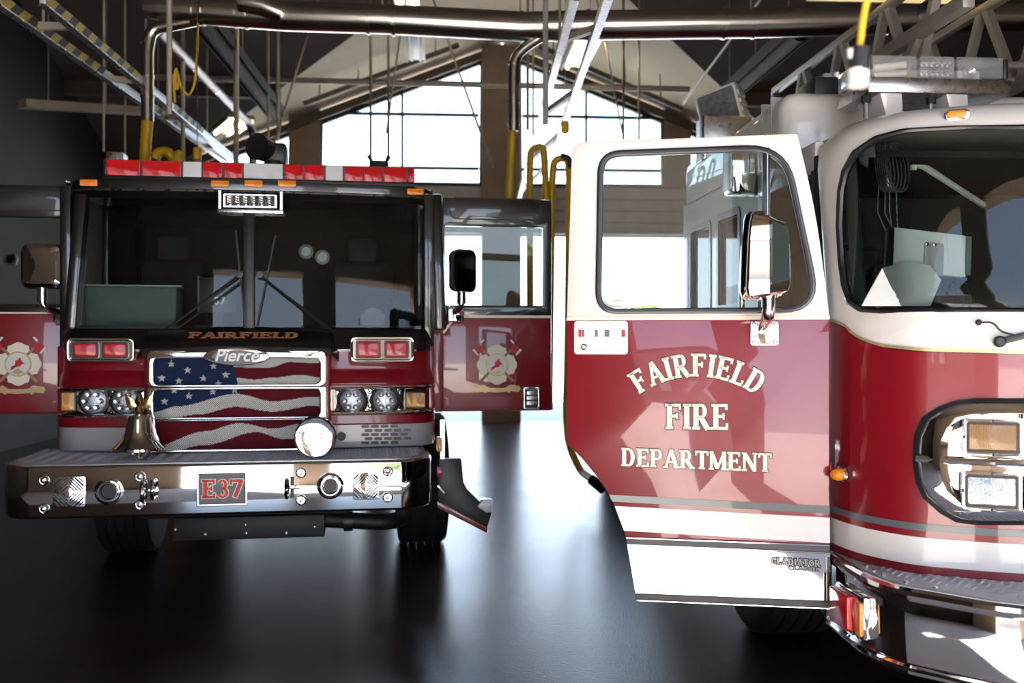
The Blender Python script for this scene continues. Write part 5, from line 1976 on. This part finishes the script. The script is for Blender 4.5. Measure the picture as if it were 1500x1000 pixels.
# main lettering
a, b = DV(975, 628), DV(1066, 629)
word_line('FIRE', (a.x, 0, a.z), (b.x, 0, b.z), (DV(1020, 592).z - DV(1020, 629).z), door, M['cream'], M['ink'], e=.05)
a, b = DV(910, 682), DV(1129, 691)
word_line('DEPARTMENT', (a.x, 0, a.z), (b.x, 0, b.z), .080, door, M['cream'], M['ink'], e=.05)
cA = DV(1021, 551)
chord = DV(937, 577)
half_c, sag = cA.x - chord.x, cA.z - chord.z
RA = (half_c ** 2 + sag ** 2) / (2 * sag)
ctr = Vector((cA.x, 0, cA.z - RA))
HL = DV(1021, 517).z - DV(1021, 550).z
word = 'FAIRFIELD'
tot = sum(GLY[ch][0] for ch in word) - .06
th0 = math.asin(min(1, half_c / RA))
span = 2 * th0
u0 = 0.0
for ch in word:
    w = GLY[ch][0] - .06
    mid_u = (u0 + w / 2) / tot
    ang = th0 - span * mid_u
    kx = span * RA / tot * 1.0
    er = Vector((math.sin(-ang), 0, math.cos(ang)))
    et = Vector((math.cos(ang), 0, math.sin(ang)))

    def pl(u, v, n, w=w, er=er, et=et, kx=kx):
        rr = RA + v * HL
        return ctr + er * rr + et * ((u - w / 2) * kx * (1 + .10 * v)) + Vector((0, -n, 0))
    mb = MB()
    glyph(mb, ch, pl, .014, .0015, .0033)
    mb.build('letter', M['cream'], door, smooth=False)
    mb = MB()
    glyph(mb, ch, pl, .05, .0015, .0016)
    mb.build('letter_outline', M['ink'], door, smooth=False)
    u0 += GLY[ch][0]
# handle plate with latch, key ring
p, q = DV(841, 470), DV(920, 519)
hp = MB().prism(rrect(p.x, q.x, q.z, p.z, .014), -.010, 0).build('handle_plate', M['white'], door, bevel=.004)
yy = (DV(880, 488).z)
for pa, pb, m_ in ((848, 852, 'patch_red'), (853, 856, 'plate'), (872, 876, 'plate'), (886, 893, 'plate'), (907, 910, 'brushed'), (911, 916, 'patch_red')):
    a, b = DV(pa, 483), DV(pb, 493)
    MB().box(a.x, b.x, -.013, -.009, b.z, a.z).build('latch_piece', M[m_], hp)
a, b = DV(846, 482), DV(917, 494)
for z in (a.z, b.z):
    MB().box(a.x, a.x + .045, -.013, -.009, z - .0015, z + .0015).build('latch_rail', M['brushed'], hp)
    MB().box(b.x - .045, b.x, -.013, -.009, z - .0015, z + .0015).build('latch_rail', M['brushed'], hp)
MB().prism([(DV(857, 482).x, DV(857, 482).z), (DV(870, 486).x, DV(870, 486).z), (DV(870, 490).x, DV(870, 490).z), (DV(857, 494).x, DV(857, 494).z)], -.014, -.009).build('latch_pointer', M['brushed'], hp)
c = DV(856, 508)
MB().lathe([(.014, 0), (.014, .006), (.011, .008), (.009, .004), (0, .004)], c + Vector((0, -.009, 0)), (0, -1, 0), 20).build('key_lock', M['chrome'], hp)
# mirror on its post
c = DV(1121, 376, -.20)
PLN = [(-.095, .0), (-.088, -.035), (-.058, -.072), (.012, -.086), (.022, -.080), (.095, -.032), (.098, -.01), (.07, .05), (-.06, .06), (-.09, .03)]
rows = []
for z, k in ((-.166, .05), (-.166, .72), (-.155, .90), (-.13, .985), (-.05, 1.0), (.05, .985), (.13, .93), (.155, .84), (.166, .68), (.168, .05)):
    rows.append([c + Vector((x * k - .012 * (1 - (z + .17) / .34) * (1 if x < 0 else -.2), y * k, z - (.022 * (x / .095) * (1 if z > 0 else -.6)) * (abs(z) / .166))) for x, y in PLN])
mh = MB().grid(rows, close=True).build('mirror_housing', M['chrome'], door)
pq = []
for (x, y), z in (((.024, -.0815), -.118), ((.0945, -.0345), -.098), ((.0930, -.0345), .095), ((.086, -.0375), .118), ((.024, -.0800), .138)):
    pq.append(c + Vector((x, y - .004, z)))
mb = MB()
mb.add(pq + [p + Vector((-.006, .010, 0)) for p in pq], [(0, 1, 2, 3, 4), (9, 8, 7, 6, 5), (0, 5, 6, 1), (1, 6, 7, 2), (2, 7, 8, 3), (3, 8, 9, 4), (4, 9, 5, 0)])
mb.build('mirror_glass', M['mirror_dark'], door, smooth=False)
foot = c + Vector((.012, -.01, -.16))
MB().cyl(foot + Vector((0, 0, -.01)), foot + Vector((0, 0, .03)), .038, .045, 20).build('mirror_collar', M['chrome'], door)
b = DV(1119, 480, -.03)
MB().tube(arc_path([foot, (foot.x, foot.y, b.z + .05), b], .06), .027, 16).build('mirror_post', M['chrome'], door)
p, q = DV(1098, 470), DV(1141, 506)
MB().prism(rrect(p.x, q.x, q.z, p.z, .014), -.014, 0).build('mirror_bracket', M['chrome'], door, bevel=.005)
for px, py in ((1104, 474), (1135, 474), (1104, 501), (1135, 501)):
    MB().lathe([(.009, 0), (.009, .003), (.004, .006), (0, .006)], DV(px, py) + Vector((0, -.014, 0)), (0, -1, 0), 12).build('bracket_screw', M['brushed'], door)
# inner trim of the door
MB().prism(inset_poly(low, .05), .07, .085).build('inner_trim', M['dark'], door)

# things inside the cab
lp = thing('laptop', 'pale rugged laptop on a dash mount behind the ladder truck windscreen', 'laptop', TO)
p, q = TF.on(1302, 338, -.22), TF.on(1416, 402, -.22)
A = Matrix.Translation(((p.x + q.x) / 2, -.22, (p.z + q.z) / 2)) @ Matrix.Rotation(R(6), 4, 'Y') @ Matrix.Rotation(R(-8), 4, 'X')
w, h = (q.x - p.x) / 2, (p.z - q.z) / 2
MB().prism(rrect(-w, w, -h, h, .02), -.012, .012, A).build('laptop_lid', M['paper'], lp, bevel=.005)
MB().prism(rrect(-w * .15, w * .35, -h * 1.1, h * .45, .012), -.024, -.012, A).build('laptop_mount', M['silver'], lp, bevel=.004)
for u, v in ((-.09 * 1, .02), (.2 * w / w * .09, .02)):
    MB().lathe([(.007, 0), (.007, .004), (0, .005)], A @ Vector((u * .3 + .01, -.024, h * .32)), (0, -1, 0), 10).build('mount_screw', M['chrome'], lp)
for s in (-1, 1):
    MB().box(s * w - .012, s * w + .012, -.02, .02, -h * .9, h * .95, A).build('laptop_bumper', M['dash'] if s > 0 else M['plastic'], lp, bevel=.004)
MB().bar((A @ Vector((.02, 0, -h))), ((p.x + q.x) / 2 + .02, -.15, 1.70), .05, .04).build('mount_arm', M['plastic'], lp)
bk_ = thing('papers', 'white sheet of paper leaning inside the corner of the ladder truck windscreen', 'paper', TO)
yA = -.36
P4 = [TF.on(px, py, yA - .02 + .10 * (448 - py) / 66) for px, py in ((1262, 448), (1363, 448), (1379, 410), (1362, 388), (1330, 383), (1293, 392))]
mb = MB()
mb.add([tuple(p) for p in P4] + [tuple(p + Vector((0, .006, 0))) for p in P4], [tuple(range(6)), tuple(range(11, 5, -1))] + [(i, i + 6, (i + 1) % 6 + 6, (i + 1) % 6) for i in range(6)])
mb.build('sheet', M['paper'], bk_, smooth=False)
cc = thing('coiled_cable', 'bundle of looped clear cables hanging behind the ladder truck windscreen', 'cable', TO)
c = TF.on(1303, 245, .05)
for k in range(7):
    pth = []
    for t in range(21):
        a = 2 * math.pi * t / 20
        pth.append((c.x + (k - 3) * .013 + .05 * math.cos(a) * (.5 + .08 * k), c.y + .05 * math.sin(a) * .6, c.z + .115 * math.sin(a)))
    MB().tube(pth, .0035, 6).build('cable_loop', M['brushed'], cc)
for dx, L in ((-.05, .22), (.0, .30), (.03, .34), (-.02, .18)):
    MB().tube([(c.x + dx, c.y, c.z - .08), (c.x + dx * 1.1, c.y, c.z - .2), (c.x + dx * .6 + .02, c.y - .02, c.z - .1 - L)], .003, 6).build('cable_tail', M['brushed'], cc)
MB().cyl((c.x, c.y, c.z + .10), (c.x, c.y, 2.50), .006, n=6).build('cable_hook', M['brushed'], cc)
tg = thing('crumpled_tag', 'crumpled pale paper tag hanging at the top corner of the ladder truck windscreen', 'tag', TO)
c = TF.on(1270, 226, .0)
mb = MB()
mb.add([(c.x - .05, 0, c.z), (c.x - .01, .01, c.z + .035), (c.x + .03, -.01, c.z + .03), (c.x + .045, .01, c.z - .01), (c.x + .0, -.015, c.z - .015), (c.x + .01, .01, c.z - .06), (c.x - .03, -.01, c.z - .045)], [(0, 4, 2, 1), (4, 3, 2), (0, 6, 5, 4)])
mb.build('tag_sheet', M['paper'], tg, smooth=False, solid=.002)
MB().cyl((c.x, 0, c.z + .02), (c.x + .02, 0, 2.50), .002, n=5).build('tag_string', M['brushed'], tg)
# ================================================================== OVERHEAD
# exhaust extraction duct across the bays
DD = 9.0
PX = lambda px, py, D=DD: pt(px, py, D)
duct = thing('exhaust_duct', 'galvanised round exhaust duct running across the bays overhead', 'duct')
r0 = .5 * 46 / FPX * DD
main = [PX(236, 12), PX(300, 15), PX(420, 24), PX(560, 28), PX(765, 39), PX(880, 37), PX(1100, 34), PX(1300, 29), PX(1440, 26), PX(1700, 22)]
MB().tube(main, r0 * .93, 24).build('duct_run', M['galv'], duct)
MB().cyl(PX(214, 11), PX(245, 13), r0 * .72, n=24).build('duct_end', M['galv'], duct)
for a, b in zip(main[1:], main[2:]):
    pass
for px, py in ((284, 15), (297, 15), (346, 18), (362, 20), (540, 28), (577, 30), (764, 39), (815, 38), (830, 38), (860, 37), (1060, 35), (1103, 34), (1303, 29)):
    c = PX(px, py)
    k = (main[5] - main[2]).normalized()
    MB().cyl(c - k * .014, c + k * .014, r0 * .985, n=24).build('duct_clamp', M['galv'], duct)
MB().tube([PX(352, 2, 8.86), PX(385, 8, 8.86), PX(414, 20, 8.9)], r0 * .66, 20).build('duct_tee', M['galv'], duct)
# left drop
p_ = arc_path([PX(345, 17), PX(270, 33), PX(222, 42), PX(216, 70), PX(216, 178)], .35, 8)
MB().tube(p_, r0 * .40, 18).build('duct_drop', M['galv'], duct)
for py in (60, 110, 140):
    MB().cyl(PX(216, py), PX(216, py + 3), r0 * .45, n=18).build('duct_clamp', M['galv'], duct)
p_ = arc_path([PX(812, 42), PX(770, 68), PX(754, 84), PX(752, 110), PX(752, 192)], .3, 8)
MB().tube(p_, r0 * .34, 18).build('duct_drop', M['galv'], duct)
for py in (92, 148, 180):
    MB().cyl(PX(752, py), PX(752, py + 3), r0 * .39, n=18).build('duct_clamp', M['galv'], duct)
for px, py in ((300, 8), (560, 20), (880, 28), (1100, 26)):
    c = PX(px, py)
    MB().cyl(c, (c.x, c.y, EAVE + PITCH * min(BK - c.y, c.y - YF) + .0), .008, n=6).build('duct_hanger', M['conduit'], duct)


def hose(label, path, r, group=None):
    h = MB().tube(dense(path, .022), r, 12, .93).build('exhaust_hose', M['yellow'])
    tag(h, label, 'hose', group)
    return h


hose('short yellow exhaust hose hanging from the left duct drop behind the light bar', arc_path([PX(216, 176), PX(214, 205), PX(212, 250)], .1), .054)
hose('straight yellow exhaust hose dropping beside the middle pillar', arc_path([PX(751, 190, 9.1), PX(748, 235, 9.1), PX(744, 330, 9.1)], .1), .036)
hose('double yellow hose loop arching from behind the black door, left of the pair', arc_path([PX(777, 600, 10), PX(776, 260, 10), PX(777, 219, 10), PX(796, 213, 10), PX(799, 260, 10), PX(800, 600, 10)], .12), .036)
h2 = hose('yellow hose loop ending behind the white cab door, right of the pair', arc_path([PX(805, 600, 10.2), PX(806, 480, 10.2), PX(809, 260, 10.2), PX(812, 233, 10.2), PX(832, 231, 10.2), PX(834, 262, 10.2), PX(832, 480, 10.2), PX(829, 600, 10.2), PX(832, 650, 10.2), PX(850, 690, 10.2), PX(872, 705, 9.6)], .14), .037)
MB().tube(arc_path([PX(821, 230, 10.2), PX(833, 232, 10.2), PX(835, 247, 10.2)], .05), .041, 12).build('hose_saddle', M['rubber'], h2)
nz = MB().cyl(PX(866, 702, 9.6), PX(884, 715, 9.5), .05, .06, 14).build('hose_nozzle', M['plastic'], h2)
h3 = hose('coil of yellow hose resting behind the left light bar', arc_path([PX(226, 232, 8.6), PX(232, 222, 8.6), PX(248, 222, 8.6), PX(256, 240, 8.6), PX(262, 222, 8.6), PX(264, 240, 8.6)], .06), .045)
for px, py, D, lab in ((828, 186, 9.5, 'orange hose balancer hanging above the right yellow loop'), (289, 226, 8.4, 'small yellow hose balancer hanging behind the left light bar')):
    c = PX(px, py, D)
    b = thing('hose_balancer', lab, 'balancer', c)
    MB().lathe([(.02, -.06), (.035, -.045), (.038, .03), (.03, .055), (0, .06)], (0, 0, 0), (0, 0, 1), 16).build('balancer_body', M['cord'], b)
    MB().cyl((0, 0, .05), (0, 0, 1.4), .004, n=5).build('balancer_line', M['brushed'], b)
    MB().tube([(0, 0, -.06), (.012, 0, -.085), (0, 0, -.1), (-.012, 0, -.085)], .005, 6).build('balancer_hook', M['rubber'], b)

# twin-rail hose tracks running to the back doors
def track(label, a0, a1, b0, b1, striped):
    t = thing('overhead_track', label, 'track')
    for A, B in ((a0, a1), (b0, b1)):
        MB().bar(A, B, .045, .075).build('track_rail', M['track'], t, bevel=.006)
        MB().bar(A + Vector((0, 0, -.045)), B + Vector((0, 0, -.045)), .06, .012).build('track_lip', M['brushed'], t)
        if striped:
            L = (B - A).length
            d = (B - A) / L
            k, odd = 0.0, False
            while k < L * .92:
                if not (.30 < k / L < .50 or k / L > .68):
                    p = A + d * k
                    for sx in (-1, 1):
                        vs = []
                        for xx in (.0250, .0215):
                            vs += [p + Vector((sx * xx, 0, -.038)), p + d * .13 + Vector((sx * xx, 0, -.038)), p + d * .23 + Vector((sx * xx, 0, .038)), p + d * .10 + Vector((sx * xx, 0, .038))]
                        MB().add(vs, [(0, 1, 2, 3), (7, 6, 5, 4), (0, 4, 5, 1), (1, 5, 6, 2), (2, 6, 7, 3), (3, 7, 4, 0)]).build('hazard_stripe', M['rubber' if odd else 'hazard'], t, smooth=False)
                odd = not odd
                k += .13
    n = 4
    for k in range(n):
        u = (k + .4) / n
        p, q = a0 + (a1 - a0) * u, b0 + (b1 - b0) * u
        MB().bar(p, q, .05, .05).build('track_spacer', M['conduit'], t)
    for u in (.12, .5, .86):
        p = a0 + (a1 - a0) * u
        MB().cyl(p, (p.x, p.y, EAVE + PITCH * min(BK - p.y, p.y - YF)), .012, n=8).build('track_hanger', M['conduit'], t)
    return t


zT = 4.0
dep = lambda py: (zT - CAM.z) * FPX / (500 - py)
def tp(px, py):
    return pt(px, py, dep(py))


track('yellow and black striped twin track slanting down from the upper left corner', tp(-5, -3), tp(330, 233), tp(62, -3), tp(348, 237), True)
track('white twin track coming over the gap between the engines', tp(842, -10), tp(757, 300), tp(892, -12), tp(797, 262), False)

# tube heaters
for lab, A, B, side in (('black tube heater slanting over the left engine', pt(292, 24, 9.9), pt(408, 172, 14.5), 1), ('black tube heater slanting towards the white ladder truck', pt(1172, 48, 9.9), pt(1050, 156, 14.0), -1)):
    t = thing('tube_heater', lab, 'heater')
    d = (B - A).normalized()
    MB().cyl(A, B, .085, n=16).build('heater_tube', M['heater'], t)
    u = d.cross(Vector((0, 0, 1))).normalized()
    MB().bar(A + Vector((0, 0, .09)), B + Vector((0, 0, .09)), .26, .02).build('heater_reflector', M['heater'], t)
    MB().bar(A - u * .13 + Vector((0, 0, .03)), B - u * .13 + Vector((0, 0, .03)), .012, .12).build('reflector_side', M['heater'], t)
    MB().bar(A + u * .13 + Vector((0, 0, .03)), B + u * .13 + Vector((0, 0, .03)), .012, .12).build('reflector_side', M['heater'], t)
    for v in (.1, .45, .8):
        p = A + (B - A) * v
        MB().cyl(p + Vector((0, 0, .05)), (p.x, p.y, EAVE + PITCH * min(BK - p.y, p.y - YF)), .008, n=6).build('heater_hanger', M['conduit'], t)
A, B = pt(233, 45, 9.6), pt(362, 178, 13.8)
t = thing('flue_pipe', 'slim galvanised flue pipe slanting behind the left duct drop', 'pipe')
MB().tube(arc_path([A, B, B + Vector((.05, .15, -.1)), B + Vector((.05, .15, -.9))], .2), .052, 14).build('flue_run', M['flue'], t)
for v in (.3, .55, .8):
    p = A + (B - A) * v
    MB().cyl(p, p + (B - A).normalized() * .03, .058, n=14).build('flue_joint', M['galv'], t)

# vertical drop rods and conduits
rods = [
    (248, -10, 168, 7.6, .022, 'conduit', 'broad pale strut in front of the left duct'),
    (268, 30, 236, 10.5, .022, 'conduit', 'pale conduit just right of the left duct drop'),
    (346, 26, 240, 11, .030, 'conduit', 'thick pale conduit between the flue pipe and the left heater'),
    (393, 30, 205, 13, .016, 'conduit', 'thin rod rising above the roof searchlight'),
    (407, 32, 205, 12.5, .022, 'conduit', 'conduit rising just right of the roof searchlight'),
    (183, 30, 232, 11, .012, 'conduit', 'thin rod left of the left duct drop'),
    (152, 60, 222, 10, .012, 'conduit', 'thin bright rod at the left end of the light bar'),
    (543, 36, 236, 12, .016, 'pipe_brown', 'dark rod holding the aerial clamp, left of two'),
    (569, 36, 236, 12, .016, 'pipe_brown', 'dark rod holding the aerial clamp, right of two'),
    (799, -10, 182, 8.5, .024, 'track', 'white pole crossing the duct beside the middle pillar'),
    (773, 70, 190, 9.5, .014, 'conduit', 'thin pole just right of the middle duct drop'),
    (913, 50, 205, 13, .016, 'pipe_brown', 'dark drop rod over the white cab door, left of two'),
    (936, 50, 205, 13, .014, 'conduit', 'pale drop rod over the white cab door, right of two'),
]
for px, py0, py1, D, r, m_, lab in rods:
    a = pt(px, py1, D)
    top = EAVE + PITCH * min(BK - a.y, a.y - YF) - .05
    rt = MB().cyl(a, (a.x, a.y, top), r, n=8).build('drop_rod', M[m_])
    tag(rt, lab, 'rod')
slants = [
    ((450, 52, 13), (404, 205, 11), .016, 'pale slanting rod right of the roof searchlight'),
    ((588, 40, 10.8), (566, 195, 10.8), .010, 'dark slanting cable over the light bar'),
    ((652, 48, 12), (722, 245, 12), .014, 'slanting rod crossing the left gable window'),
    ((885, 55, 13), (912, 195, 13), .012, 'slanting rod crossing the right gable window'),
    ((1060, 72, 12), (1000, 152, 14), .016, 'pale slanting rod left of the right heater'),
]
for a, b, r, lab in slants:
    A, B = pt(*a), pt(*b)
    d = (A - B).normalized()
    k = 0.0
    while k < 12:
        q = A + d * k
        zr = EAVE + PITCH * min(BK - q.y, q.y - YF)
        if q.y > yv and q.z < APEX:
            zr = max(zr, gable_z(q.x))
        if q.z > zr - .03:
            break
        k += .02
    o = MB().cyl(A + d * k, B, r, n=8).build('brace_rod', M['conduit'])
    tag(o, lab, 'rod')
A, B = pt(225, 113, 15), pt(1010, 131, 15)
o = MB().cyl(A, B, .045, n=10).build('cross_pipe', M['conduit'])
tag(o, 'long pale pipe spanning the bays in front of the gable windows', 'pipe')
for (a, b, lab) in (((445, 152, 18.5), (672, 66, 18.5), 'brown sprinkler pipe along the left slope of the gable ceiling'), ((790, 68, 18.5), (1000, 160, 18.5), 'brown sprinkler pipe along the right slope of the gable ceiling')):
    o = MB().cyl(pt(*a), pt(*b), .05, n=10).build('sprinkler_pipe', M['pipe_brown'])
    tag(o, lab, 'pipe')
    for v in (.1, .35, .6, .85):
        p = pt(*a) + (pt(*b) - pt(*a)) * v
        MB().cyl(p, p + Vector((0, .1, .5)), .012, n=6).build('pipe_hanger', M['pipe_brown'], o)
# dark steel purlins under the main roof
for k, y in enumerate((3.0, 6.0, 12.0, 15.0, 18.0)):
    z = EAVE + PITCH * min(BK - y, y - YF) - .13
    if y > 13.9:
        half = (y - yv) if y > yv else 0
        for xa, xb in ((XL, RX - half / 1.0 - .1), (RX + half / 1.0 + .1, XR)):
            if xb - xa > .5:
                struct(MB().box(xa, xb, y - .09, y + .09, z - .12, z + .12).build('trim_%d' % (k * 2 + (1 if xa == XL else 2)), M['ceil_dark'], smooth=False))
    else:
        struct(MB().box(XL, XR, y - .09, y + .09, z - .12, z + .12).build('trim_%d' % (k * 2 + 1), M['ceil_dark'], smooth=False))


# fluorescent lights
def fluoro(label, c, L, rot, on=True, w=.30, tilt=0.0, tube='tube_light'):
    f = thing('ceiling_light', label, 'light', c, rot)
    A = Matrix.Rotation(tilt, 4, 'X')
    MB().box(-w / 2, w / 2, -L / 2, L / 2, 0, .07, A).build('light_housing', M['fixture'], f, bevel=.01)
    for s in (-1, 1):
        MB().box(s * w / 2 - .01, s * w / 2 + .01, -L / 2, L / 2, -.05, .01, A).build('light_side', M['fixture'], f)
    for s in (-.25, .25):
        MB().cyl(A @ Vector((s * w, -L / 2 + .03, -.02)), A @ Vector((s * w, L / 2 - .03, -.02)), .02, n=10).build('light_tube', M[tube] if on else M['fixture'], f)
    for y in (-L * .4, L * .4):
        pz = A @ Vector((0, y, .07))
        MB().cyl(pz, pz + Vector((0, 0, 1.2)), .006, n=6).build('light_hanger', M['conduit'], f)
    return f


fluoro('lit fluorescent light above the duct over the left gable window', pt(597, 2, 12), 1.4, 0, True)
fluoro('dim fluorescent light below the duct in the gable ceiling', pt(608, 68, 16.5), 1.6, 0, False)
fluoro('lit fluorescent light between the white track rails', pt(853, 72, 13.5), 1.8, 0, True, .36)
fluoro('lit fluorescent light low behind the left flue pipe', pt(338, 185, 17), 1.4, R(25), True, .45)
fluoro('lit yellow fluorescent light at the top edge over the ladder truck', pt(1310, -17, 6.0), 1.0, R(90), True, .22, 0.0, 'tube_dim')
sp2 = thing('spot_lamp', 'small black spot lamp hanging above the ladder by the top edge', 'lamp', pt(1362, 8, 5.6))
MB().lathe([(0, -.05), (.03, -.05), (.045, .02), (.055, .07), (.05, .065), (0, .05)], (0, 0, 0), (-.5, -.5, -.6), 16).build('lamp_can', M['plastic'], sp2)
MB().cyl((0, 0, .03), (0, 0, 1.6), .008, n=6).build('lamp_stem', M['plastic'], sp2)

# cable drop with plug close to the viewer
D = 2.0
cd = thing('hanging_power_cord', 'yellow power cord with black and white plug hanging near the viewer', 'cord')
MB().tube([pt(1276, -560, D), pt(1270, 0, D), pt(1264, 30, D), pt(1259, 74, D)], .0065, 10).build('cord', M['cord'], cd)
MB().cyl(pt(1261, 70, D), pt(1259, 104, D), .020, .021, 18).build('plug_body', M['rubber'], cd)
MB().cyl(pt(1247, 72, D), pt(1247, 86, D), .008, n=12).build('plug_latch', M['white'], cd)
MB().cyl(pt(1247, 84, D), pt(1250, 104, D), .008, n=12).build('plug_latch', M['rubber'], cd)
MB().cyl(pt(1258, 102, D), pt(1257, 127, D), .021, .0205, 18).build('plug_face', M['white'], cd)
# yellow lead on the left
lead = thing('looped_lead', 'thin yellow lead looping from the duct beside the pale strut', 'cord')
MB().tube(arc_path([PX(290, 34, 8.93), PX(289, 80, 8.93), PX(285, 125, 8.93), PX(276, 142, 8.93), PX(266, 130, 8.93), PX(258, 104, 8.93), PX(254, 112, 8.93), PX(256, 150, 8.93)], .15), .011, 8).build('lead_loop', M['cord'], lead)
MB().tube(arc_path([PX(258, 100, 8.93), PX(262, 115, 8.93), PX(259, 135, 8.93), PX(256, 118, 8.93), PX(257, 102, 8.93)], .08), .011, 8).build('lead_coil', M['cord'], lead)
# cable tray on the left wall
ct = thing('cable_tray', 'pale cable tray along the dark left wall', 'tray')
MB().bar(pt(32, 152, 13), pt(262, 166, 15), .22, .10).build('tray_channel', M['conduit'], ct)
for v in (.15, .5, .85):
    p = pt(32, 152, 13) * (1 - v) + pt(262, 166, 15) * v
    MB().cyl(p, (p.x, p.y, EAVE + PITCH * min(BK - p.y, p.y - YF)), .01, n=6).build('tray_hanger', M['conduit'], ct)
# small wall round sign beyond the left mirror
c = pt(16, 380, 12)
rs = thing('round_wall_plate', 'faint round ring plate on the dark wall left of the mirror', 'plate', c)
MB().lathe([(.085, 0), (.085, .02), (.055, .02), (.055, 0)], (0, 0, 0), (0, -1, 0), 24).build('plate_ring', M['conduit'], rs)

# ================================================================== OUTSIDE, in front and behind
def tree(label, loc, h, w, seed):
    rnd = random.Random(seed)
    t = thing('tree', label, 'tree', loc, 0, None)
    MB().tube([(0, 0, 0), (.1, .05, h * .3), (.0, .1, h * .6)], .16, 8).build('trunk', M['bark'], t)
    mb = MB()
    for i in range(1300):
        a, b, r = rnd.uniform(0, 2 * math.pi), rnd.uniform(-1, 1), rnd.uniform(.45, 1) ** .6
        q = math.sqrt(1 - b * b)
        c = Vector((w * r * q * math.cos(a), w * r * q * math.sin(a), h * .66 + h * .34 * r * b))
        u = Vector((rnd.uniform(-1, 1), rnd.uniform(-1, 1), rnd.uniform(-1, 1))).normalized() * rnd.uniform(.12, .26)
        v = u.orthogonal() * .8
        mb.add([c - u, c + v * .5, c + u, c - v * .5], [(0, 1, 2, 3)])
    mb.build('crown', M['leaf'], t, smooth=False, kind='stuff', flip=False)


for i, (x, y, h, w) in enumerate(((9.5, -17, 6, 2.6), (14, -22, 7, 3.0), (-15, -26, 6.5, 2.8))):
    tree(('green tree beyond the apron, nearest the ladder truck side', 'taller green tree beyond the apron at the far corner', 'green tree beyond the apron on the engine side')[i], (x, y, 0), h, w, i + 3)
for i, (x, y, h, w) in enumerate(((7.6, 40, 3.0, 1.2), (9.2, 44, 3.3, 1.4))):
    tree(('small tree behind the station, seen low through the cab door window', 'small tree behind the station, right of the one in the door window')[i], (x, y, 0), h, w, i + 30)
# tan building across the apron that the chrome reflects
nb_ = thing('neighbour_building', 'tan building across the front apron', 'building', (-12, -16, 0))
MB().box(-7, 7, -4, 0, 0, 6.5).build('building_wall', M['front_wall'], nb_, smooth=False)
MB().box(-7.3, 7.3, -4.3, .3, 6.5, 6.9).build('building_roof', M['pipe_brown'], nb_, smooth=False)
for x in (-5, -1.5, 2, 5):
    fr = MB().box(x - .7, x + .7, 0, .06, 1.0, 2.6).build('building_window', M['steel_dark'], nb_, smooth=False)
    MB().box(x - .6, x + .6, .06, .07, 1.1, 2.5).build('building_pane', M['mirror'], fr, smooth=False)
